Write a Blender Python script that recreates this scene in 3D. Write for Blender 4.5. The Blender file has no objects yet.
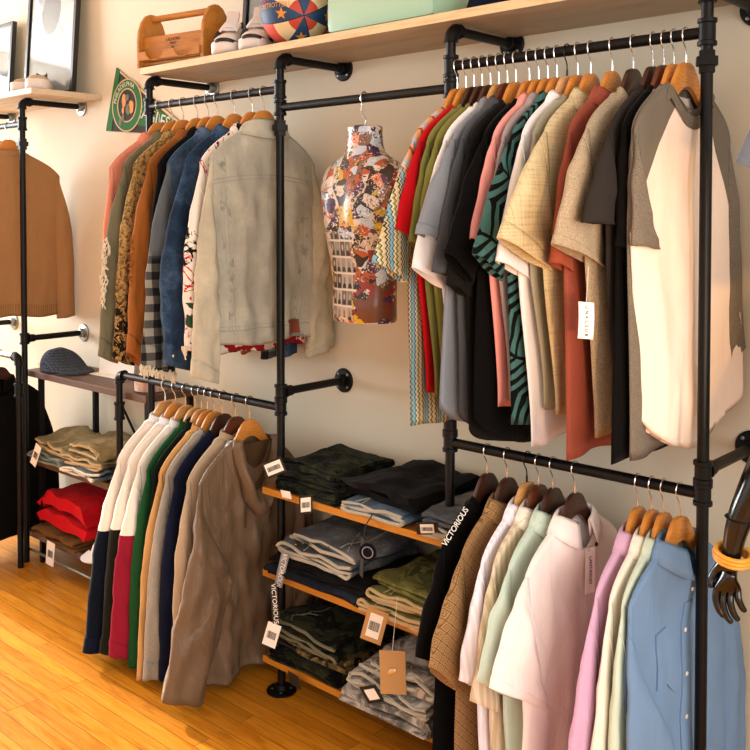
import bpy, bmesh, math, random
from mathutils import Vector, Matrix, noise

PI = math.pi
S = bpy.context.scene
COL = S.collection
RAIL_Y = -0.30


# ------------------------------------------------------------------ colours and materials
def H(h, a=1.0):
    v = [int(h[i:i + 2], 16) / 255 for i in (0, 2, 4)]
    v = [x / 12.92 if x <= .04045 else ((x + .055) / 1.055) ** 2.4 for x in v]
    return (v[0], v[1], v[2], a)


class NT:
    """small wrapper for building node materials"""

    def __init__(self, name):
        self.m = bpy.data.materials.new(name)
        self.m.use_nodes = True
        self.t = self.m.node_tree
        self.b = self.t.nodes['Principled BSDF']
        self._co = None

    def new(self, kind, **props):
        n = self.t.nodes.new(kind)
        for k, v in props.items():
            setattr(n, k, v)
        return n

    def put(self, sock, v):
        if v is None:
            return
        if isinstance(v, bpy.types.NodeSocket):
            self.t.links.new(v, sock)
        else:
            if sock.type == 'RGBA' and isinstance(v, str):
                v = H(v)
            sock.default_value = v

    def co(self):
        if self._co is None:
            self._co = self.new('ShaderNodeTexCoord').outputs['Object']
        return self._co

    def xyz(self, vec=None):
        n = self.new('ShaderNodeSeparateXYZ')
        self.put(n.inputs[0], vec or self.co())
        return n.outputs[0], n.outputs[1], n.outputs[2]

    def vec(self, x=0., y=0., z=0.):
        n = self.new('ShaderNodeCombineXYZ')
        for i, v in enumerate((x, y, z)):
            self.put(n.inputs[i], v)
        return n.outputs[0]

    def ma(self, op, a, b=None, c=None):
        n = self.new('ShaderNodeMath', operation=op)
        self.put(n.inputs[0], a)
        self.put(n.inputs[1], b)
        self.put(n.inputs[2], c)
        return n.outputs[0]

    def scale(self, s, vec=None):
        n = self.new('ShaderNodeMapping')
        self.put(n.inputs['Vector'], vec or self.co())
        n.inputs['Scale'].default_value = s if isinstance(s, tuple) else (s, s, s)
        return n.outputs[0]

    def noise(self, sc, detail=3., rough=.55, vec=None, dist=0., color=False):
        n = self.new('ShaderNodeTexNoise')
        self.put(n.inputs['Vector'], vec or self.co())
        n.inputs['Scale'].default_value = sc
        n.inputs['Detail'].default_value = detail
        n.inputs['Roughness'].default_value = rough
        n.inputs['Distortion'].default_value = dist
        return n.outputs['Color' if color else 'Fac']

    def voro(self, sc, vec=None, feature='F1', out='Color', rand=1.):
        n = self.new('ShaderNodeTexVoronoi', feature=feature)
        self.put(n.inputs['Vector'], vec or self.co())
        n.inputs['Scale'].default_value = sc
        n.inputs['Randomness'].default_value = rand
        return n.outputs[out]

    def mix(self, f, a, b, mode='MIX'):
        n = self.new('ShaderNodeMix', data_type='RGBA', blend_type=mode)
        n.clamp_factor = True
        self.put(n.inputs[0], f)
        self.put(n.inputs[6], a)
        self.put(n.inputs[7], b)
        return n.outputs[2]

    def ramp(self, f, stops, const=False):
        n = self.new('ShaderNodeValToRGB')
        r = n.color_ramp
        r.interpolation = 'CONSTANT' if const else 'LINEAR'
        while len(r.elements) < len(stops):
            r.elements.new(1.)
        for e, (p, c) in zip(r.elements, stops):
            e.position = p
            e.color = H(c) if isinstance(c, str) else c
        self.put(n.inputs[0], f)
        return n.outputs[0]

    def step(self, v, lo, hi):
        n = self.new('ShaderNodeMapRange', interpolation_type='SMOOTHSTEP')
        self.put(n.inputs[0], v)
        n.inputs[1].default_value = lo
        n.inputs[2].default_value = hi
        return n.outputs[0]

    def band(self, v, lo, hi):
        """1 where lo < v < hi"""
        return self.ma('MULTIPLY', self.ma('GREATER_THAN', v, lo), self.ma('LESS_THAN', v, hi))

    def bump(self, h, strength=.3, dist=.01, prev=None):
        n = self.new('ShaderNodeBump')
        n.inputs['Strength'].default_value = strength
        n.inputs['Distance'].default_value = dist
        self.put(n.inputs['Height'], h)
        if prev is not None:
            self.put(n.inputs['Normal'], prev)
        self.put(self.b.inputs['Normal'], n.outputs[0])
        return n.outputs[0]

    def done(self, color=None, rough=.5, metal=0., spec=None, **kw):
        self.put(self.b.inputs['Base Color'], color)
        self.put(self.b.inputs['Roughness'], rough)
        self.put(self.b.inputs['Metallic'], metal)
        if spec is not None:
            self.b.inputs['Specular IOR Level'].default_value = spec
        for k, v in kw.items():
            self.put(self.b.inputs[k], v)
        return self.m


def plain(name, col, rough=.5, metal=0., spec=None, var=0., sc=8., **kw):
    t = NT(name)
    c = H(col)
    if var:
        c = t.mix(t.noise(sc), tuple(x * (1 - var) for x in c[:3]) + (1,), tuple(min(1, x * (1 + var)) for x in c[:3]) + (1,))
    return t.done(c, rough, metal, spec, **kw)


def fabric(name, col, pat=None, rough=.88, var=.12, wrinkle=.35, grain=.0, sheen=.02, weave=.15, spec=.06):
    """woven or knitted cloth: even colour or a pattern, faint wear, small creases"""
    t = NT(name)
    c = pat(t) if pat else H(col)
    n1 = t.noise(5., 4., .6)
    lo = (1 - var,) * 3 + (1,)
    hi = (1 + var,) * 3 + (1,)
    c = t.mix(1., c, t.mix(n1, lo, hi), 'MULTIPLY')
    if grain:
        g = t.noise(420., 1., .5)
        c = t.mix(1., c, t.ramp(g, [(.3, (1 - grain,) * 3 + (1,)), (.7, (1 + grain,) * 3 + (1,))]), 'MULTIPLY')
    x, y, z = t.xyz()
    stretched = t.vec(x, y, t.ma('MULTIPLY', z, .45))
    b = t.bump(t.noise(13., 4., .55, stretched, .6), wrinkle, .02)
    if weave:
        t.bump(t.noise(300., 2., .5), weave, .002, b)
    t.done(c, rough, 0., spec)
    t.b.inputs['Sheen Weight'].default_value = sheen
    t.b.inputs['Sheen Roughness'].default_value = .5
    return t.m


# ------------------------------------------------------------------ mesh helpers
def link(o, parent=None):
    COL.objects.link(o)
    if parent is not None:
        o.parent = parent
    return o


def mesh(name, v, f, mat, parent=None, smooth=True, loc=None, idx=None, autosmooth=None):
    me = bpy.data.meshes.new(name)
    me.from_pydata([tuple(p) for p in v], [], f)
    for m in (mat if isinstance(mat, (list, tuple)) else [mat]):
        me.materials.append(m)
    if idx:
        me.polygons.foreach_set('material_index', idx)
    me.polygons.foreach_set('use_smooth', [smooth] * len(me.polygons))
    me.update()
    bm = bmesh.new()
    bm.from_mesh(me)
    bmesh.ops.recalc_face_normals(bm, faces=bm.faces)
    if autosmooth:
        for e in bm.edges:
            if len(e.link_faces) == 2 and e.calc_face_angle(0) > math.radians(autosmooth):
                e.smooth = False
    bm.to_mesh(me)
    bm.free()
    o = bpy.data.objects.new(name, me)
    link(o, parent)
    if loc is not None:
        o.location = loc
    return o


def thing(name, label, cat, loc=(0, 0, 0), group=None, rz=0., rot=None):
    o = bpy.data.objects.new(name, None)
    o.empty_display_size = .05
    COL.objects.link(o)
    o.location = loc
    o.rotation_euler = rot or (0, 0, rz)
    tag(o, label, cat, group)
    return o


def tag(o, label, cat, group=None):
    o['label'] = label
    o['category'] = cat
    if group:
        o['group'] = group
    return o


def struct(o):
    o['kind'] = 'structure'
    return o


class MB:
    """collects vertices and faces of ONE part"""

    def __init__(self):
        self.v, self.f = [], []

    def ring_loft(self, rings, cap0=True, cap1=True, closed=True):
        n = len(rings[0])
        b = len(self.v)
        for r in rings:
            self.v.extend(Vector(p) for p in r)
        for i in range(len(rings) - 1):
            for k in range(n if closed else n - 1):
                a0 = b + i * n + k
                a1 = b + i * n + (k + 1) % n
                self.f.append((a0, a1, a1 + n, a0 + n))
        if cap0:
            self.f.append(tuple(b + k for k in range(n))[::-1])
        if cap1:
            e = b + (len(rings) - 1) * n
            self.f.append(tuple(e + k for k in range(n)))
        return self

    def tube(self, pts, r, n=10, cap=True):
        pts = [Vector(p) for p in pts]
        rings = []
        up = None
        for i, p in enumerate(pts):
            d = (pts[min(i + 1, len(pts) - 1)] - pts[max(i - 1, 0)]).normalized()
            if up is None:
                up = d.orthogonal().normalized()
            else:
                up = (up - d * up.dot(d))
                up = up.normalized() if up.length > 1e-6 else d.orthogonal().normalized()
            s = d.cross(up)
            rr = r[i] if isinstance(r, (list, tuple)) else r
            rings.append([p + (up * math.cos(a) + s * math.sin(a)) * rr for a in (2 * PI * k / n for k in range(n))])
        return self.ring_loft(rings, cap, cap)

    def lathe(self, prof, o=(0, 0, 0), axis='z', n=18, cap=True):
        o = Vector(o)
        rings = []
        for r, h in prof:
            ring = []
            for k in range(n):
                a = 2 * PI * k / n
                c, s = r * math.cos(a), r * math.sin(a)
                ring.append(o + Vector({'z': (c, s, h), 'y': (c, h, -s), 'x': (h, c, s)}[axis]))
            rings.append(ring)
        return self.ring_loft(rings, cap, cap)

    def box(self, lo, hi, bev=0.):
        lo, hi = Vector(lo), Vector(hi)
        bm = bmesh.new()
        bmesh.ops.create_cube(bm, size=1.)
        for v in bm.verts:
            v.co = Vector(((lo[i] + hi[i]) / 2 + v.co[i] * (hi[i] - lo[i])) for i in range(3))
        if bev:
            bmesh.ops.bevel(bm, geom=list(bm.edges), offset=bev, segments=2, affect='EDGES', profile=.7)
        b = len(self.v)
        bm.verts.ensure_lookup_table()
        bm.verts.index_update()
        self.v.extend(v.co.copy() for v in bm.verts)
        self.f.extend(tuple(b + v.index for v in f.verts) for f in bm.faces)
        bm.free()
        return self

    def prism(self, poly, t0, t1, axis='x', bev=0.):
        """extrude a closed 2-D outline; axis names the extrusion direction"""
        def P(a, b, t):
            return Vector({'x': (t, a, b), 'y': (a, t, b), 'z': (a, b, t)}[axis])
        bm = bmesh.new()
        vs = [bm.verts.new(P(a, b, t0)) for a, b in poly]
        f = bm.faces.new(vs)
        r = bmesh.ops.extrude_face_region(bm, geom=[f])
        d = P(0, 0, t1 - t0)
        for e in r['geom']:
            if isinstance(e, bmesh.types.BMVert):
                e.co += d
        if bev:
            es = [e for e in bm.edges if len(e.link_faces) == 2 and e.calc_face_angle(0) > .9]
            bmesh.ops.bevel(bm, geom=es, offset=bev, segments=2, affect='EDGES', profile=.6)
        b = len(self.v)
        bm.verts.index_update()
        self.v.extend(v.co.copy() for v in bm.verts)
        self.f.extend(tuple(b + v.index for v in f.verts) for f in bm.faces)
        bm.free()
        return self

    def build(self, name, mat, parent=None, smooth=True, loc=None, auto=40):
        return mesh(name, self.v, self.f, mat, parent, smooth, loc, autosmooth=auto)

    def xf(self, M):
        self.v = [M @ p for p in self.v]
        return self


def text_mesh(name, body, size, mat, parent, M, depth=.0006, mapper=None, sx=1., spacing=1., align='CENTER'):
    cu = bpy.data.curves.new(name, 'FONT')
    cu.body = body
    cu.size = size
    cu.extrude = depth
    cu.align_x = align
    cu.align_y = 'CENTER'
    cu.space_character = spacing
    cu.resolution_u = 3
    tmp = bpy.data.objects.new(name, cu)
    COL.objects.link(tmp)
    dg = bpy.context.evaluated_depsgraph_get()
    me = bpy.data.meshes.new_from_object(tmp.evaluated_get(dg))
    bpy.data.objects.remove(tmp)
    bpy.data.curves.remove(cu)
    for v in me.vertices:
        p = Vector((v.co.x * sx, v.co.y, v.co.z))
        v.co = mapper(p) if mapper else M @ p
    me.materials.clear()
    me.materials.append(mat)
    o = bpy.data.objects.new(name, me)
    link(o, parent)
    return o


def frame(o, ex, ey):
    """matrix that lays a text plane at o with its x along ex and its y along ey"""
    ex, ey = Vector(ex).normalized(), Vector(ey).normalized()
    ez = ex.cross(ey)
    return Matrix(((ex.x, ey.x, ez.x, o[0]), (ex.y, ey.y, ez.y, o[1]), (ex.z, ey.z, ez.z, o[2]), (0, 0, 0, 1)))


def lerp(a, b, t):
    return a + (b - a) * t


def sst(a, b, x):
    t = min(1., max(0., (x - a) / (b - a)))
    return t * t * (3 - 2 * t)


def bez(pts, t):
    """smooth curve through the control points (Catmull-Rom)"""
    n = len(pts) - 1
    s = min(n - 1e-6, max(0, t * n))
    i = int(s)
    u = s - i
    P = [Vector(pts[min(n, max(0, i + k))]) for k in (-1, 0, 1, 2)]
    if i == 0:
        P[0] = P[1] * 2 - P[2]
    if i + 2 > n:
        P[3] = P[2] * 2 - P[1]
    return .5 * ((2 * P[1]) + (P[2] - P[0]) * u + (2 * P[0] - 5 * P[1] + 4 * P[2] - P[3]) * u * u + (3 * P[1] - P[0] - 3 * P[2] + P[3]) * u ** 3)


# ------------------------------------------------------------------ clothes hangers
HOOK = [(.0145, -.011), (.0172, 0), (.0149, .0086), (.0086, .0149), (0, .0172), (-.0086, .0149), (-.0149, .0086), (-.0172, 0), (-.0155, -.010),
        (-.0105, -.019), (-.004, -.027), (-.0008, -.036), (0, -.046), (0, -.0465), (0, -.064)]
HALF = [(0, -.063), (.012, -.064), (.023, -.068), (.033, -.077), (.043, -.091), (.056, -.111), (.074, -.136), (.10, -.160), (.14, -.190), (.172, -.214), (.178, -.223),
        (.17, -.228), (.135, -.209), (.10, -.187), (.075, -.170), (.052, -.152), (.034, -.134), (.018, -.122), (0, -.118)]


def hanger_mesh(mat, thick=.0068):
    poly = HALF + [(-y, z) for y, z in HALF[-2:0:-1]]
    mb = MB().prism(poly, -thick, thick, 'x', .0022)
    for p in mb.v:
        p.x *= 1 - .62 * min(1., abs(p.y) / .178)
    return mb


def hanger(wood, X, rz, label, group, metal='chrome', yaw=0.):
    t = thing('clothes_hanger', label, 'hanger', (X, RAIL_Y, rz), group, yaw)
    hanger_mesh(wood).build('shoulder_bar', wood, t)
    rad = [.0017] * 13 + [.0026, .0026]
    MB().tube([(0, y, z) for y, z in HOOK], rad, 8).build('hook', M[metal], t)
    return t


# ------------------------------------------------------------------ garments
class Garment:
    def __init__(self, name, label, cat, group, X, rz, body, sleeve=None, yaw=0., o=(-.34, -.36), i=(-.2, -.43), ob=None, ib=None, L=.78, wb=.2, wbb=None,
                 wc=.222, sw=.205, drop=.09, ny=.070, nx=.018, T=.011, TH=.017, dip=.075, front=1, curve=0., fold=.006, seed=None, long=False, xo=.010,
                 nu=24, nv=30, ns=22, mid=None, imid=None, crease=.004, Y=RAIL_Y, zo=-.122, lean=0., back_sleeve=True, armpit=.19):
        # hems and cuffs are given from a neck point .019 higher
        up = .007
        o, i = (o[0], o[1] + up), (i[0], i[1] + up)
        ob = ob and (ob[0], ob[1] + up)
        ib = ib and (ib[0], ib[1] + up)
        mid = mid and (mid[0], mid[1] + up)
        imid = imid and (imid[0], imid[1] + up)
        L, drop = L - up, drop - .006
        self.__dict__.update(locals())
        self.rng = random.Random(seed if seed is not None else int(abs(X) * 9973) + int(rz * 100))
        self.p = [self.rng.uniform(0, 6.28) for _ in range(8)]
        self.wbb = wbb if wbb is not None else wb
        self.t = thing(name, label, cat, (X, Y, rz + zo), group, yaw)
        self.body_mesh()
        sm = sleeve or body
        self.sl = {}
        self.sleeve_mesh(-1, o, i, sm)
        if back_sleeve:
            self.sleeve_mesh(1, ob or (min(.27, -o[0]), o[1] - .02), ib or (min(.2, -i[0]), i[1]), sm)

    # -- body
    def ztop(self, y, side):
        a = abs(y)
        if a < self.ny:
            d = self.dip if side == self.front else .014
            return -d * (1 - (a / self.ny) ** 2)
        k = (a - self.ny) / (self.sw - self.ny)
        return -self.drop * (k ** 1.1) - .020 * max(0., k) ** 6

    def half(self, u, v):
        e = self.wb if u < 0 else self.wbb
        if v < .3:
            return lerp(self.sw, self.wc, sst(0, .3, v))
        return lerp(self.wc, e, sst(.3, 1., v))

    def P(self, u, v, side, extra=0.):
        w = self.half(u, v)
        y = u * w
        zt = self.ztop(u * self.sw, side)
        zb = -self.L - self.curve * (1 - u * u) ** .8
        z = lerp(zt, zb, v)
        base = lerp(.0065, self.T, sst(.03, .4, v))
        t = base * max(0., 1 - abs(u) ** 3.2) ** .5
        k = abs(u * self.sw) / self.ny
        if k < 1.35:
            t += self.nx * math.sqrt(max(0., 1 - (k / 1.35) ** 2)) * (1 - sst(0, .22, v))
        p = self.p
        A = self.fold * sst(.12, .95, v)
        fx = A * (math.sin(3.6 * u + p[0] + 1.5 * v) + .7 * math.sin(8.2 * u + p[1] - 2.2 * v) + .35 * math.sin(15 * u + p[2] + 3 * v))
        q = noise.noise((u * 2.4 + p[3], v * 3.5 + p[4], side * 2.))
        fx += q * self.fold * .8 * sst(.05, .3, v)
        c = noise.noise((u * 5 + v * 3 + p[5], v * 9 - u * 3, side * 3. + p[6]))
        fx += c * self.crease * sst(.05, .25, v) * (1 - abs(u) ** 4)
        z += .006 * math.sin(5 * u + p[2]) * v
        return Vector((fx + side * (t + extra) + self.lean * v, y, z))

    def body_mesh(self):
        nu, nv = self.nu, self.nv
        us = [math.sin(lerp(-PI / 2, PI / 2, k / nu)) * .35 + lerp(-1, 1, k / nu) * .65 for k in range(nu + 1)]
        mb = MB()
        rows = []
        for j in range(nv + 1):
            v = j / nv
            row = [self.P(u, v, 1) for u in us] + [self.P(u, v, -1) for u in us[-2:0:-1]]
            rows.append(row)
        # turned-in hem
        h1 = [Vector((p.x * .86 + self.lean * .14, p.y * .99, p.z + .001)) for p in rows[-1]]
        h2 = [Vector((p.x * .8 + self.lean * .2, p.y * .985, p.z + .03)) for p in rows[-1]]
        mb.ring_loft(rows + [h1, h2], False, False)
        n = 2 * nu
        for k in range(nu):                                # close the shoulder seams
            a = abs((us[k] + us[k + 1]) / 2) * self.sw
            if a >= self.ny:
                b0, b1 = (n - k) % n, n - k - 1
                q = (k, k + 1, b1, b0)
                q = tuple(dict.fromkeys(q))
                if len(q) > 2:
                    mb.f.append(q)
        mb.build('body', self.body, self.t, auto=None)

    def piece(self, name, mat, u0, u1, v0, v1, side, extra=.0015, nu=16, nv=16):
        """a strip lying on one face of the body, with its own thickness"""
        mb = MB()
        top = [[self.P(lerp(u0, u1, a / nu), lerp(v0, v1, b / nv), side, extra) for a in range(nu + 1)] for b in range(nv + 1)]
        bot = [[self.P(lerp(u0, u1, a / nu), lerp(v0, v1, b / nv), side, -.001) for a in range(nu + 1)] for b in range(nv + 1)]
        mb.ring_loft([top[b] + bot[b][::-1] for b in range(nv + 1)], False, False)
        m = 2 * (nu + 1)
        for e in (0, nv * m):
            for k in range(nu):
                mb.f.append((e + k, e + k + 1, e + m - 2 - k, e + m - 1 - k))
        return mb.build(name, mat, self.t, auto=50)

    def ring_band(self, name, mat, v0, v1, extra=.002, n=4):
        nu = self.nu
        us = [lerp(-1, 1, k / nu) for k in range(nu + 1)]
        rows = []
        for j in range(n + 1):
            v = lerp(v0, v1, j / n)
            row = []
            for side, uu in ((1, us), (-1, us[-2:0:-1])):
                for u in uu:
                    p = self.P(u, v, side, extra)
                    p.y *= 1.012
                    row.append(p)
            rows.append(row)
        ins = [Vector((p.x * .8 + self.lean * .2, p.y * .98, p.z + .004)) for p in rows[-1]]
        MB().ring_loft(rows + [ins], False, False).build(name, mat, self.t, auto=None)

    def at(self, y, z, side, extra=0.):
        """point on the body surface nearest to (y, z)"""
        v = .5
        for _ in range(6):
            u = max(-1, min(1, y / self.half(y, v)))
            zt = self.ztop(u * self.sw, side)
            zb = -self.L - self.curve * (1 - u * u) ** .8
            v = max(0, min(1, (z - zt) / (zb - zt)))
        return self.P(u, v, side, extra)

    # -- sleeves
    def sleeve_fn(self, sg, o, i):
        sw, drop = self.sw, self.drop
        O0 = (sg * (sw - .012), -drop - .004)
        I0 = (sg * (self.wc - .035), -drop - self.armpit)
        om = self.mid if (self.mid and sg < 0) else (lerp(O0[0], o[0], .45) + sg * (.03 if self.long else .012), lerp(O0[1], o[1], .40))
        im = self.imid if (self.imid and sg < 0) else (lerp(I0[0], i[0], .5), lerp(I0[1], i[1], .5))
        O = [(0, *O0), (0, *om), (0, *o)]
        I = [(0, *I0), (0, *im), (0, *i)]
        p = self.p
        TH, xo, cr, long = self.TH, self.xo if sg < 0 else self.xo * .4, self.crease, self.long

        def F(t, phi, k=1.):
            a, b = bez(O, t), bez(I, t)
            c = (a + b) / 2
            h = (a - b) / 2
            th = lerp(.006, TH, sst(0, .35, t))
            if long:
                th *= 1 + .05 * math.sin(9 * t + p[1])
            cs, sn = math.cos(phi), math.sin(phi)
            cs = math.copysign(abs(cs) ** .9, cs)
            x = th * sn * k
            e = sst(.08, .45, t)
            if long:
                x += cr * e * (.40 * math.sin(7 * t + p[2] + 3.5 * cs) + .30 * math.sin(26 * t - 5 * cs + p[3]))
                x += math.copysign(1, sn) * cr * .55 * math.sin(5.5 * cs + p[3] + 1.6 * t) * abs(sn) * e
                w_ = noise.noise((t * 9 + cs * 2.2 + p[4], cs * 2.5 - t * 6, sg * 5.))
                x += (.5 - abs(w_) * 2.4) * cr * .8 * e * math.exp(-((t - .55) / .4) ** 2)
            else:
                x += cr * e * .6 * (math.sin(9 * t + p[2] + 2.5 * cs) + .8 * math.sin(19 * t - 3 * cs + p[3]))
                x += noise.noise((t * 3 + p[4], cs * 1.7, sn + sg * 5)) * cr * 1.6 * e
            x += xo * sst(.0, .5, t) + self.lean * sst(0, 1, t) * abs(a.z) / self.L
            d = h * cs * k
            dz = noise.noise((t * 6 + p[5], cs, sg * 3.)) * .004 * e
            return Vector((x, c.y + d.y, c.z + d.z + dz))
        return F

    def sleeve_mesh(self, sg, o, i, mat):
        F = self.sleeve_fn(sg, o, i)
        self.sl[sg] = F
        n = 22
        ph = [2 * PI * k / n for k in range(n)]
        ns = self.ns if not self.long else self.ns + 12
        rings = [[F(j / ns, a) for a in ph] for j in range(ns + 1)]
        rings.append([F(1., a, .93) for a in ph])
        c = .08 if self.long else .2
        rings.append([F(1. - c, a, .86) for a in ph])
        MB().ring_loft(rings, True, True).build('sleeve', mat, self.t, auto=None)
        if sg < 0:                                         # raised armhole seam on the face of the shirt
            pts = [F(.10 + .05 * math.cos(a), a, 1.0) + Vector((.0012, 0, 0)) for a in (PI * k / 14 for k in range(15))]
            MB().tube(pts, .0015, 5).build('armhole_seam', mat, self.t)

    def cuff(self, mat, t0=.92, k=1.06, sides=(-1, 1), name='cuff', t1=1.003):
        n = 22
        ph = [2 * PI * q / n for q in range(n)]
        for sg in sides:
            F = self.sl.get(sg)
            if not F:
                continue
            rings = [[F(lerp(t0, t1, j / 4), a, k * (.97 if j in (0,) else 1)) for a in ph] for j in range(5)]
            rings += [[F(t1, a, .88) for a in ph], [F(lerp(t0, t1, .3), a, .84) for a in ph]]
            MB().ring_loft(rings, True, True).build(name, mat, self.t, auto=None)

    # -- necks
    def neck(self, rows, name, mat, gap=0., n=32, dip=None):
        """rows: (radius factor, height) from the neck seam upwards"""
        fr = self.front
        a0, a1 = gap, 2 * PI - gap
        m = n if gap == 0 else n + 1
        d0 = self.dip if dip is None else dip
        base = .0065
        rings = []
        for r, h in rows:
            ring = []
            for k in range(m):
                a = a0 + (a1 - a0) * k / n
                c, s = math.cos(a), math.sin(a)
                d = d0 if c > 0 else .014
                z = -d * c * c
                if h > 0:
                    h_ = h * (1 - .55 * abs(s) ** 3)
                else:
                    h_ = h
                ring.append(Vector((fr * c * (self.nx + base) * (1 + (r - 1) * (1.0 if r < 1 else 1.5)), self.ny * s * r, z + h_)))
            rings.append(ring)
        # thickness: go back down on the inside
        mb = MB().ring_loft(rings, False, False, closed=(gap == 0))
        o = mb.build(name, mat, self.t, auto=None)
        s = o.modifiers.new('thickness', 'SOLIDIFY')
        s.thickness = .0022
        s.offset = 0
        return o

    def crew(self, mat, w=.02, wide=1.07):
        return self.neck([(wide, -.006 - (wide - 1.07) * .09), (lerp(1, wide, .6), -.002 - (wide - 1.07) * .03), (1.0, .004), (.93, w * .6), (.88, w * .75), (.84, w * .3)], 'neckband', mat)

    def neckband_front(self, mat, w=.026, side=1):
        um = self.ny * 1.16 / self.sw
        n, m = 26, 5
        rows = []
        for j in range(m + 1):
            row = []
            for k in range(n + 1):
                u = lerp(-um, um, k / n)
                span = -self.ztop(u * self.sw, side) * -1 + self.L
                row.append(self.P(u, w * j / m / span, side, .0022 + (.0015 if j == 1 else 0)))
            rows.append(row)
        inner = [[p - Vector((side * .004, 0, 0)) for p in r] for r in rows]
        mb = MB().ring_loft([a + b[::-1] for a, b in zip(rows, inner)], True, True)
        return mb.build('neckband', mat, self.t, auto=60)

    def shirt_collar(self, mat, stand=.030, fall=.056, gap=.35):
        return self.neck([(1.05, -.01), (1.0, .008), (.95, stand), (.99, stand + .006), (1.10, stand - .004), (1.28, stand - fall * .55), (1.46, stand - fall)], 'collar', mat, gap, dip=.045)

    def stand_collar(self, mat, h=.035):
        return self.neck([(1.06, -.01), (1.0, .01), (.95, h), (.9, h + .002), (.88, .012)], 'collar', mat, .12, dip=.045)


def hang_tag(parent, p, w, h, ex, ey, paper, name='price_tag', label=None, text=None, tsize=.01, bars=False, string=None, ink='ink', panel=None, curl=.0):
    """a card with its top at p; ex runs across it and ey up it"""
    ex, ey = Vector(ex).normalized(), Vector(ey).normalized()
    ez = ex.cross(ey).normalized()
    p = Vector(p)
    v = []
    n = 5
    for j in range(n + 1):
        q = p - ey * (h * j / n) + ez * curl * math.sin(PI * j / n)
        for s, d in ((-.5, .0006), (.5, .0006), (.5, -.0006), (-.5, -.0006)):
            v.append(q + ex * w * s + ez * d)
    mb = MB()
    mb.ring_loft([v[4 * j:4 * j + 4] for j in range(n + 1)])
    o = mb.build(name, paper, parent, smooth=False)
    if label:
        o['label'] = label
    c = p - ey * h / 2 + ez * (.0012 + curl)
    if panel:
        w2, h2 = w * panel[0], h * panel[1]
        pm = MB().box((-w2 / 2, -h2 / 2, -.0004), (w2 / 2, h2 / 2, .0004)).xf(frame(c, ex, ey))
        pm.build('sticker', M['paper'], o, smooth=False)
        c = c + ez * .0008
    if bars:
        mb = MB()
        rr = random.Random(3)
        bw = (w * (panel[0] if panel else .8)) * .8
        bh = (h * (panel[1] if panel else .8)) * .36
        x = -bw / 2
        # bars joined by a thin foot so that the print is one piece
        mb.box((-bw / 2, -bh / 2 - .0008, 0), (bw / 2, -bh / 2, .0003))
        while x < bw / 2:
            k = rr.choice((.0008, .0012, .002))
            mb.box((x, -bh / 2, 0), (min(x + k, bw / 2), bh / 2, .0003))
            x += k + rr.choice((.001, .0016))
        mb.xf(frame(c, ex, ey)).build('barcode_print', M[ink], o, smooth=False)
    if text:
        vertical = h > w * 1.3
        Mx = frame(c, -ey if vertical else ex, ex if vertical else ey)
        text_mesh('lettering', text, tsize, M[ink], o, Mx, .0003)
    if string is not None:
        q = p - ey * .004
        MB().tube([q, lerp(q, Vector(string), .5) + Vector((0, 0, -.004)), Vector(string)], .0009, 5).build('tag_string', M['string'], o)
    return o


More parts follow.
